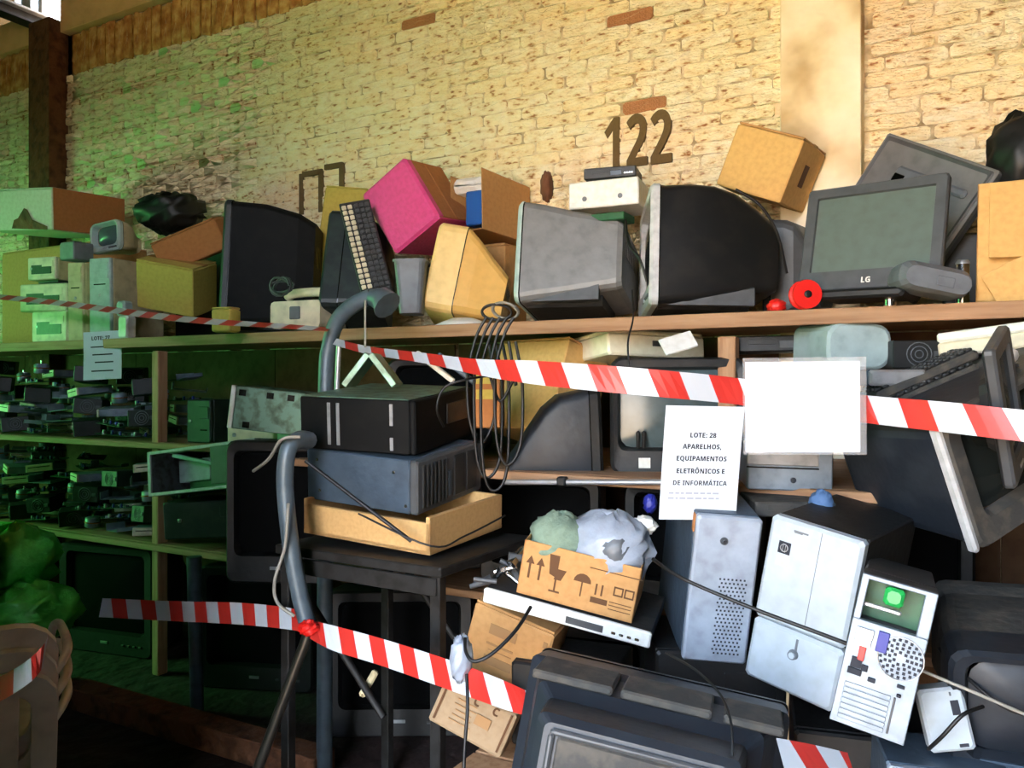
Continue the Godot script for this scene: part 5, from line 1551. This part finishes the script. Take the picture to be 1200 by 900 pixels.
func build_tapes() -> void:
	var up := Vector3(0, 0.035, 0)
	var away := Basis(Vector3.UP, deg_to_rad(28.8)) * Vector3(0, 0, -0.035)
	var tw := func(a: float) -> Vector3: return up * cos(a) + away * sin(a)
	barrier_tape("red and white barrier tape stretched from the bent tube across the heap", [[at(392, 400, 2.99), tw.call(1.2)], [at(430, 410, 2.85), tw.call(1.15)], [at(500, 420, 2.6), tw.call(1.05)], [at(560, 430, 2.42), tw.call(0.8)], [at(620, 436, 2.28), tw.call(0.35)], [at(700, 443, 2.15), tw.call(0.0)], [at(780, 450, 2.1), tw.call(0.0)], [at(860, 458, 2.13), tw.call(0.0)], [at(940, 470, 2.12), tw.call(0.0)], [at(1020, 480, 2.04), tw.call(0.0)], [at(1110, 489, 1.86), tw.call(0.0)], [at(1200, 499, 1.75), tw.call(0.2)], [at(1300, 508, 1.68), tw.call(0.3)]], 0.082, 1)
	barrier_tape("thin red and white barrier tape running along the left shelf", [[at(386, 386, 3.0), tw.call(1.3)], [at(330, 382, 3.2), tw.call(1.25)], [at(250, 377, 3.45), tw.call(1.15)], [at(190, 371, 3.65), tw.call(1.1)], [at(130, 363, 3.95), tw.call(1.1)], [at(60, 354, 4.3), tw.call(1.1)], [at(-10, 347, 4.6), tw.call(1.1)]], 0.1, 0)
	barrier_tape("dim low barrier tape left of the tape knot", [[at(118, 712, 3.1), tw.call(0.4)], [at(200, 716, 2.95), tw.call(0.4)], [at(280, 719, 2.7), tw.call(0.4)], [at(345, 726, 2.47), tw.call(0.8)], [at(362, 735, 2.4), tw.call(1.2)]], 0.075, 1)
	barrier_tape("low barrier tape running from the knot to the brown cartons", [[at(366, 738, 2.38), tw.call(1.1)], [at(392, 748, 2.33), tw.call(0.6)], [at(450, 765, 2.2), tw.call(0.5)], [at(530, 792, 2.0), tw.call(0.5)], [at(585, 812, 1.9), tw.call(0.8)], [at(622, 826, 1.84), tw.call(1.1)]], 0.065, 0)
	barrier_tape("short end of barrier tape beside the ribbed back television", [[at(915, 886, 1.5), tw.call(0.9)], [at(955, 893, 1.52), tw.call(0.9)], [at(1000, 903, 1.55), tw.call(0.9)]], 0.06, 1)
	barrier_tape("barrier tape tied over the stacked plastic chairs", [[at(-20, 818, 1.75), tw.call(0.7)], [at(20, 796, 1.75), tw.call(0.7)], [at(45, 776, 1.76), tw.call(0.5)], [at(54, 762, 1.82), tw.call(0.3)]], 0.045, 1)
	var kn := blob(null, "tape_knot", M.red, at(362, 736, 2.38), Vector3(0.028, 0.02, 0.025), 0.5, 61)
	tag(kn, "crumpled red knot of barrier tape on the pole", "tape knot")

func build_cables() -> void:
	cable("long black cable slung across the three computer towers", [at(765, 655, 1.98), at(800, 678, 1.9), at(880, 712, 1.82), at(960, 742, 1.74), at(1030, 768, 1.66), at(1052, 772, 1.66)], 0.0045)
	cable("pale thin cable running right from the backwards tower", [at(1052, 772, 1.67), at(1090, 790, 1.66), at(1150, 815, 1.62), at(1230, 850, 1.6)], 0.0035, M.cable_grey)
	cable("black cable looping under the silver disc player", [at(622, 711, 1.98), at(605, 738, 1.93), at(578, 765, 1.9), at(556, 775, 1.9), at(546, 764, 1.92), at(545, 748, 1.95)], 0.0045)
	cable("black wire hanging down over the tipped carton", [at(547, 790, 1.84), at(548, 830, 1.8), at(545, 870, 1.78), at(543, 915, 1.76)], 0.004)
	cable("black cable crossing the white router box", [at(1088, 878, 1.66), at(1105, 862, 1.63), at(1128, 838, 1.62), at(1152, 828, 1.64)], 0.004)
	cable("thin cable draped over the ribbed back television", [at(780, 765, 1.62), at(815, 785, 1.56), at(845, 815, 1.5), at(857, 850, 1.45), at(858, 910, 1.4)], 0.0025, M.cable)
	cable("black cable lying over the large black television", [at(862, 222, 2.78), at(890, 240, 2.78), at(910, 272, 2.8), at(922, 320, 2.85)], 0.005)
	cable("thin cable falling from the white receiver", [at(733, 258, 3.05), at(737, 285, 2.95), at(750, 305, 2.9), at(758, 330, 2.9)], 0.005)
	cable("thin cable hanging over the shelf edge to the scanner", [at(741, 340, 2.75), at(742, 372, 2.66), at(736, 400, 2.62), at(737, 428, 2.6)], 0.003)
	cable("straight thin wire hanging from the bent tube", [at(428, 352, 2.95), at(428, 380, 2.92), at(428, 408, 2.88)], 0.004, M.cable_grey)
	cable("black strap across the blue-grey lying tower", [at(358, 540, 2.45), at(400, 572, 2.42), at(450, 610, 2.38), at(482, 634, 2.36)], 0.006)
	cable("dark string around the wooden drawer", [at(420, 602, 2.4), at(505, 640, 2.33), at(545, 628, 2.4), at(592, 604, 2.5)], 0.003)
	cable("pale cord reaching left from the blue-grey bent tube", [at(352, 512, 2.42), at(330, 515, 2.42), at(315, 538, 2.5), at(297, 552, 2.6)], 0.005, M.cable_grey)
	cable("pale cord hanging down beside the blue-grey bent tube", [at(338, 590, 2.4), at(334, 640, 2.4), at(322, 680, 2.4), at(325, 706, 2.4), at(345, 722, 2.4)], 0.005, M.cable_grey)
	var hang_labels := ["black cable loop hanging before the brown carton, leftmost loop", "black cable loop hanging before the brown carton, middle loop", "black cable loop hanging before the brown carton, long loop", "black cable loop hanging before the brown carton, short loop", "black cable loop hanging before the brown carton, rightmost loop"]
	for i in 5:
		var x := 556 + i * 8
		var d := 2.62 - 0.02 * i
		var low: int = [520, 560, 575, 470, 545][i]
		cable(hang_labels[i], [at(x + 14, 372, d), at(x + 2, 395, d), at(x - 8, 440, d), at(x - 6, low - 30, d), at(x + 6, low, d), at(x + 22, low - 25, d), at(x + 24, 450, d), at(x + 16, 400, d)], 0.005, M.cable, "cable", "cables hanging at the shelf edge")
	for i in 2:
		var c := at(592 - i * 10, 364 + i * 2, 3.2)
		var p := []
		for j in 30:
			var a := TAU * j / 12.0 + i
			p.append(c + Vector3(cos(a) * 0.05, sin(a) * 0.03, 0.03 * sin(j * 0.5)))
		cable(["pale tangled cable on the shelf edge, upper twist", "black tangled cable on the shelf edge, lower twist"][i], p, 0.005, M.cable_grey if i == 0 else M.cable)
	cable("loose dark loop of cable beside the black desktop computer", [at(520, 500, 2.55), at(512, 480, 2.5), at(520, 455, 2.5), at(545, 445, 2.5), at(575, 440, 2.55)], 0.004)
	cable("dark cable along the right heap beside the bulky television", [at(1100, 760, 1.8), at(1140, 800, 1.7), at(1180, 830, 1.65), at(1230, 845, 1.62)], 0.004)

# ------------------------------------------------------------------ the place
func build_light() -> void:
	var cam := Camera3D.new()
	cam.name = "camera"
	cam.fov = rad_to_deg(2.0 * atan(450.0 / 950.0))
	cam.position = Vector3(0, 1.5, 0)
	cam.rotation_degrees = Vector3(0, 28.8, 0)
	cam.near = 0.05
	add_child(cam)
	var env := Environment.new()
	env.background_mode = Environment.BG_SKY
	var sky := Sky.new()
	var sm := ProceduralSkyMaterial.new()
	sm.sky_top_color = Color(0.74, 0.83, 0.95)
	sm.sky_horizon_color = Color(0.97, 0.96, 0.93)
	sm.ground_bottom_color = Color(0.5, 0.42, 0.34)
	sm.ground_horizon_color = Color(0.8, 0.74, 0.66)
	sky.sky_material = sm
	env.sky = sky
	env.background_energy_multiplier = 7.5
	env.tonemap_mode = Environment.TONE_MAPPER_LINEAR
	env.tonemap_exposure = 4.6
	env.sdfgi_enabled = true
	env.ssao_enabled = true
	env.ssil_enabled = true
	var sun := DirectionalLight3D.new()
	sun.name = "sun"
	sun.light_color = Color(1.0, 0.95, 0.87)
	sun.light_energy = 8.0
	sun.light_angular_distance = 0.6
	sun.shadow_enabled = true
	sun.rotation_degrees = Vector3(-52, 80, 0)
	add_child(sun)
	var we := WorldEnvironment.new()
	we.name = "environment"
	we.environment = env
	add_child(we)

func wall_box(called: String, m: Material, a: Vector3, b: Vector3) -> MeshInstance3D:
	var st := mb()
	box(st, (a + b) / 2, (b - a).abs(), 0.004)
	return setting(obj(st, called, m))

const X0 := -7.6
const X1 := 4.2
const ZF := 1.6
const TOP := 5.0
const DOOR := [-1.42, 0.3, 3.5]          # left, right, height of the doorway behind the camera
const GREEN := [-1.7, 0.5, 1.15, 2.25]   # z from, z to, y from, y to of the green sheeted opening

func build_room() -> void:
	wall_box("floor", M.floor, Vector3(X0 - 0.3, -0.2, WALL_Z - 0.4), Vector3(X1 + 0.3, 0, ZF + 0.3))
	wall_box("ceiling", M.roof, Vector3(X0 - 0.3, TOP, WALL_Z - 0.4), Vector3(X1 + 0.3, TOP + 0.15, ZF + 0.3))
	wall_box("wall_right", M.inner_wall, Vector3(X1, 0, WALL_Z), Vector3(X1 + 0.25, TOP, ZF))
	# front wall with the doorway the picture is taken from
	wall_box("wall_front", M.inner_wall, Vector3(X0, 0, ZF), Vector3(DOOR[0], TOP, ZF + 0.25))
	wall_box("wall_front", M.inner_wall, Vector3(DOOR[1], 0, ZF), Vector3(X1, TOP, ZF + 0.25))
	wall_box("wall_front", M.inner_wall, Vector3(DOOR[0], DOOR[2], ZF), Vector3(DOOR[1], TOP, ZF + 0.25))
	wall_box("shade_partition", M.inner_wall, Vector3(-1.62, 0, -0.55), Vector3(-1.47, 2.3, ZF))  # added out of view to shade the lower left
	var cab := thing("shade_cabinet", "added brown cabinet blocking green light left of the plastic chairs", "cabinet", Vector3(-3.76, 0, -1.33))  # added out of view to keep green light off the low left side
	one_box("carcass", M.hardboard, cab, Vector3(0, 0.78, 0), Vector3(0.4, 1.56, 1.2), 0.006)
	for k in 2:
		var dr := one_box("door", M.hardboard, cab, Vector3(0.21, 0.78, (k - 0.5) * 0.54), Vector3(0.02, 1.48, 0.53), 0.004)
		one_box("handle", M.steel, dr, Vector3(0.23, 0.85, (k - 0.5) * 0.2), Vector3(0.02, 0.12, 0.015), 0.004)
	var added_canopy := thing("added_canopy", "added brown timber canopy cutting light above the green sheeted opening", "deck", Vector3(-7.04, 2.33, -0.6))  # added out of view to keep green light off the upper wall
	for k in 4:
		one_box("plank", M.hardboard, added_canopy, Vector3(-0.42 + k * 0.28, 0.02, 0), Vector3(0.274, 0.04, 2.8), 0.003)
	setting(added_canopy)
	# left wall with the opening covered in green sheeting
	wall_box("wall_left", M.inner_wall, Vector3(X0 - 0.25, 0, WALL_Z), Vector3(X0, TOP, GREEN[0]))
	wall_box("wall_left", M.inner_wall, Vector3(X0 - 0.25, 0, GREEN[1]), Vector3(X0, TOP, ZF))
	wall_box("wall_left", M.inner_wall, Vector3(X0 - 0.25, 0, GREEN[0]), Vector3(X0, GREEN[2], GREEN[1]))
	wall_box("wall_left", M.inner_wall, Vector3(X0 - 0.25, GREEN[3], GREEN[0]), Vector3(X0, TOP, GREEN[1]))
	var zc: float = (GREEN[0] + GREEN[1]) / 2
	var yc: float = (GREEN[2] + GREEN[3]) / 2
	var gs := Vector3(0.01, GREEN[3] - GREEN[2], GREEN[1] - GREEN[0])
	var sheetm := mat(Color(0.1, 0.5, 0.2), 0.6)
	sheetm.emission_enabled = true
	sheetm.emission = Color(0.36, 0.78, 0.44)
	sheetm.emission_energy_multiplier = 0.9
	var win := one_box("window_2", sheetm, null, Vector3(X0 - 0.08, yc, zc), gs)
	setting(win, "green translucent sheeting lit from outside over the side opening", "window")
	var al := AreaLight3D.new()
	al.name = "green_sheet_light"
	al.area_size = Vector2(gs.z, gs.y)
	al.light_color = Color(0.42, 0.92, 0.5)
	al.light_energy = 3.6
	al.shadow_enabled = true
	al.position = Vector3(X0 + 0.02, yc, zc)
	al.rotation_degrees = Vector3(0, -90, 0)
	add_child(al)

	# back wall: mortar bed, then the bricks as geometry
	var back := wall_box("wall_back", M.mortar, Vector3(X0 - 0.2, 0, WALL_Z - 0.3), Vector3(X1 + 0.2, 4.03, WALL_Z - 0.012))
	setting(back, "whitewashed brick wall with flaking paint and a stencilled number", "wall")
	rng.seed = 42
	var variants := []
	for v in 10:
		variants.append(brick_mesh(Vector3(1, 1, 1)))
	var course := 0.0605
	var list := []
	var row := 0
	var y := 1.62
	while y < 3.72:
		var x := -7.9 + (0.115 if row % 2 else 0.0)
		while x < 0.95:
			var length := 0.222 + rng.randf_range(-0.012, 0.012)
			var c := Vector3(x + length / 2, y + course / 2, WALL_Z)
			var depth := (c - Vector3(0, 1.5, 0)).dot(-Basis(Vector3.UP, deg_to_rad(28.8)).z)
			var lx := (c - Vector3(0, 1.5, 0)).dot(Basis(Vector3.UP, deg_to_rad(28.8)).x)
			var sx := 600 + 950 * lx / depth
			var sy := 450 - 950 * (c.y - 1.5) / depth
			var shows := sx > -20 and sx < 1220 and sy > -10 and sy < 250
			var in_column := (c.x > -0.58 and c.x < -0.4) or (c.x > -5.85 and c.x < -5.74)
			if not in_column:
				list.append({"c": c, "s": Vector3(length + rng.randf_range(-0.008, 0.008), course - rng.randf_range(-0.002, 0.009), 0.04), "area": (1.0 / (depth * depth) * absf(WALL_Z) / c.distance_to(Vector3(0, 1.5, 0))) if shows else 0.0, "p": rng.randf_range(-0.009, 0.007), "m": rng.randf()})
			x += length + 0.008
		y += course
		row += 1
	list.sort_custom(func(a, b): return a.area > b.area)
	var rest := mb()
	for i in list.size():
		var e: Dictionary = list[i]
		var tf := Transform3D(Basis().scaled(e.s).rotated(Vector3.BACK, rng.randf_range(-0.012, 0.012)), e.c + Vector3(0, 0, e.p - 0.018))
		if i < 300:
			var b := MeshInstance3D.new()
			b.mesh = variants[i % 10]
			b.material_override = M.brick_red if e.m < 0.012 else M.brick if e.m < 0.6 else M.brick_b
			b.transform = tf
			hang(b, "brick", back)
		else:
			rest.append_from(variants[i % 10], 0, tf)
	var o := MeshInstance3D.new()
	o.mesh = rest.commit()
	o.material_override = M.brick
	hang(o, "brick_courses", back).set_meta("kind", "stuff")

	# stencilled numbers
	var num := words(back, "122", 0.245, Vector3(-1.31, 2.63, WALL_Z - 0.001), M.stencil, "stencilled_number", Basis(), 0.62, 0.0)
	num.mesh.depth = 0.026
	var st := mb()
	for e in [[-3.395, 2.62, 0.03, 0.24], [-3.245, 2.62, 0.03, 0.24], [-3.09, 2.69, 0.03, 0.14], [-3.31, 2.735, 0.15, 0.03], [-3.15, 2.755, 0.13, 0.03]]:
		plain(st, Vector3(e[0], e[1], WALL_Z - 0.003), Vector3(e[2], e[3], 0.026))
	obj(st, "stencilled_number", M.stencil, back)

	# pilasters
	wall_box("trim_1", M.plaster, Vector3(-0.645, 0, WALL_Z - 0.1), Vector3(-0.335, TOP, WALL_Z + 0.12)).set_meta("label", "pale plastered concrete pilaster with knot marks")
	wall_box("trim_2", M.column_brown, Vector3(-5.92, 0, WALL_Z - 0.1), Vector3(-5.67, 4.12, WALL_Z + 0.13)).set_meta("label", "dark brown pilaster under the bright gap")
	# soldier course of upright bricks under the ring beam
	var tb := wall_box("trim_3", M.mortar, Vector3(X0, 3.72, WALL_Z - 0.2), Vector3(X1, 4.03, WALL_Z - 0.012))
	var x := -7.9
	while x < 0.2:
		if not (x > -6.0 and x < -5.62 or x > -0.7 and x < -0.3):
			var b := MeshInstance3D.new()
			b.mesh = variants[rng.randi() % 10]
			b.material_override = M.soldier
			b.transform = Transform3D(Basis().scaled(Vector3(0.088 + rng.randf_range(-0.006, 0.006), 0.29, 0.035)), Vector3(x + 0.045, 3.875, WALL_Z - 0.012 + rng.randf_range(-0.004, 0.004)))
			hang(b, "brick", tb)
		x += 0.096
	# ring beam, clerestory gap over the dark pilaster, steel girder running out from it
	wall_box("trim_4", M.ring_beam, Vector3(-5.67, 4.035, WALL_Z - 0.25), Vector3(X1, TOP, WALL_Z + 0.05))
	wall_box("trim_5", M.ring_beam, Vector3(X0, 4.035, WALL_Z - 0.25), Vector3(-5.99, 4.26, WALL_Z + 0.03))
	wall_box("trim_6", M.ring_beam, Vector3(X0, 4.85, WALL_Z - 0.25), Vector3(-5.67, TOP, WALL_Z + 0.03))
	wall_box("trim_7", M.ring_beam, Vector3(X0, 4.26, WALL_Z - 0.25), Vector3(-6.75, 4.85, WALL_Z + 0.03))
	var win1 := thing("window_1", "small high window with grey frame beside the brown pilaster", "window", Vector3(-6.2, 4.26, WALL_Z - 0.05))
	setting(win1)
	for q in [[-0.52, 0.05], [-0.02, 0.12], [0.16, 0.05]]:
		one_box("mullion", M.trim_grey, win1, Vector3(q[0], 0.3, 0), Vector3(q[1], 0.6, 0.05), 0.004)
	var dirty := mat(Color(0.3, 0.27, 0.1, 0.75), 0.4)
	dirty.transparency = BaseMaterial3D.TRANSPARENCY_ALPHA
	one_box("pane", dirty, win1, Vector3(-0.29, 0.3, 0), Vector3(0.42, 0.6, 0.006), 0.001)
	var gd := thing("roof_girder", "dark steel roof girder resting on the brown pilaster", "girder", Vector3(-5.96, 4.13, WALL_Z))
	one_box("bottom_flange", M.steel, gd, Vector3(0, 0.008, 0.7), Vector3(0.12, 0.016, 1.5), 0.002)
	one_box("web", M.steel, gd, Vector3(0, 0.05, 0.7), Vector3(0.015, 0.07, 1.5), 0.002)
	one_box("top_flange", M.trim_grey, gd, Vector3(0, 0.09, 0.7), Vector3(0.12, 0.016, 1.5), 0.002)
	setting(gd)
	# ground outside the door
	wall_box("ground_outside", M.earth, Vector3(-14, -0.25, ZF + 0.3), Vector3(14, -0.02, 22))

func brick_mesh(s: Vector3) -> ArrayMesh:
	var st := mb()
	var rings := []
	for e in [[-0.5, 0.0], [0.36, 0.0], [0.5, 1.0]]:
		var ring := PackedVector3Array()
		for p in [Vector2(1, 0.6), Vector2(0.9, 1), Vector2(0.3, 1), Vector2(-0.3, 1), Vector2(-0.9, 1), Vector2(-1, 0.6), Vector2(-1, -0.6), Vector2(-0.9, -1), Vector2(-0.3, -1), Vector2(0.3, -1), Vector2(0.9, -1), Vector2(1, -0.6)]:
			var k := Vector2(1.0 - e[1] * 0.03, 1.0 - e[1] * 0.12)
			ring.append(Vector3(p.x * 0.5 * k.x + rng.randf_range(-0.008, 0.008), p.y * 0.5 * k.y + rng.randf_range(-0.06, 0.06), e[0] + (rng.randf_range(-0.09, 0.05) if e[1] > 0 else 0.0)) * s)
		rings.append(ring)
	loft(st, rings, false, false)
	var f: PackedVector3Array = rings[2]
	for i in f.size():
		tri(st, Vector3(0, 0, 0.5 + rng.randf_range(-0.05, 0.08)) * s, f[(i + 1) % f.size()], f[i])
	st.generate_normals()
	return st.commit()

func _ready() -> void:
	build_light()
	make_materials()
	build_room()
	build_racks()
	build_top_shelf()
	build_second_tier()
	build_front_heap()
	build_table()
	build_left()
	build_notices()
	build_tapes()
	build_cables()
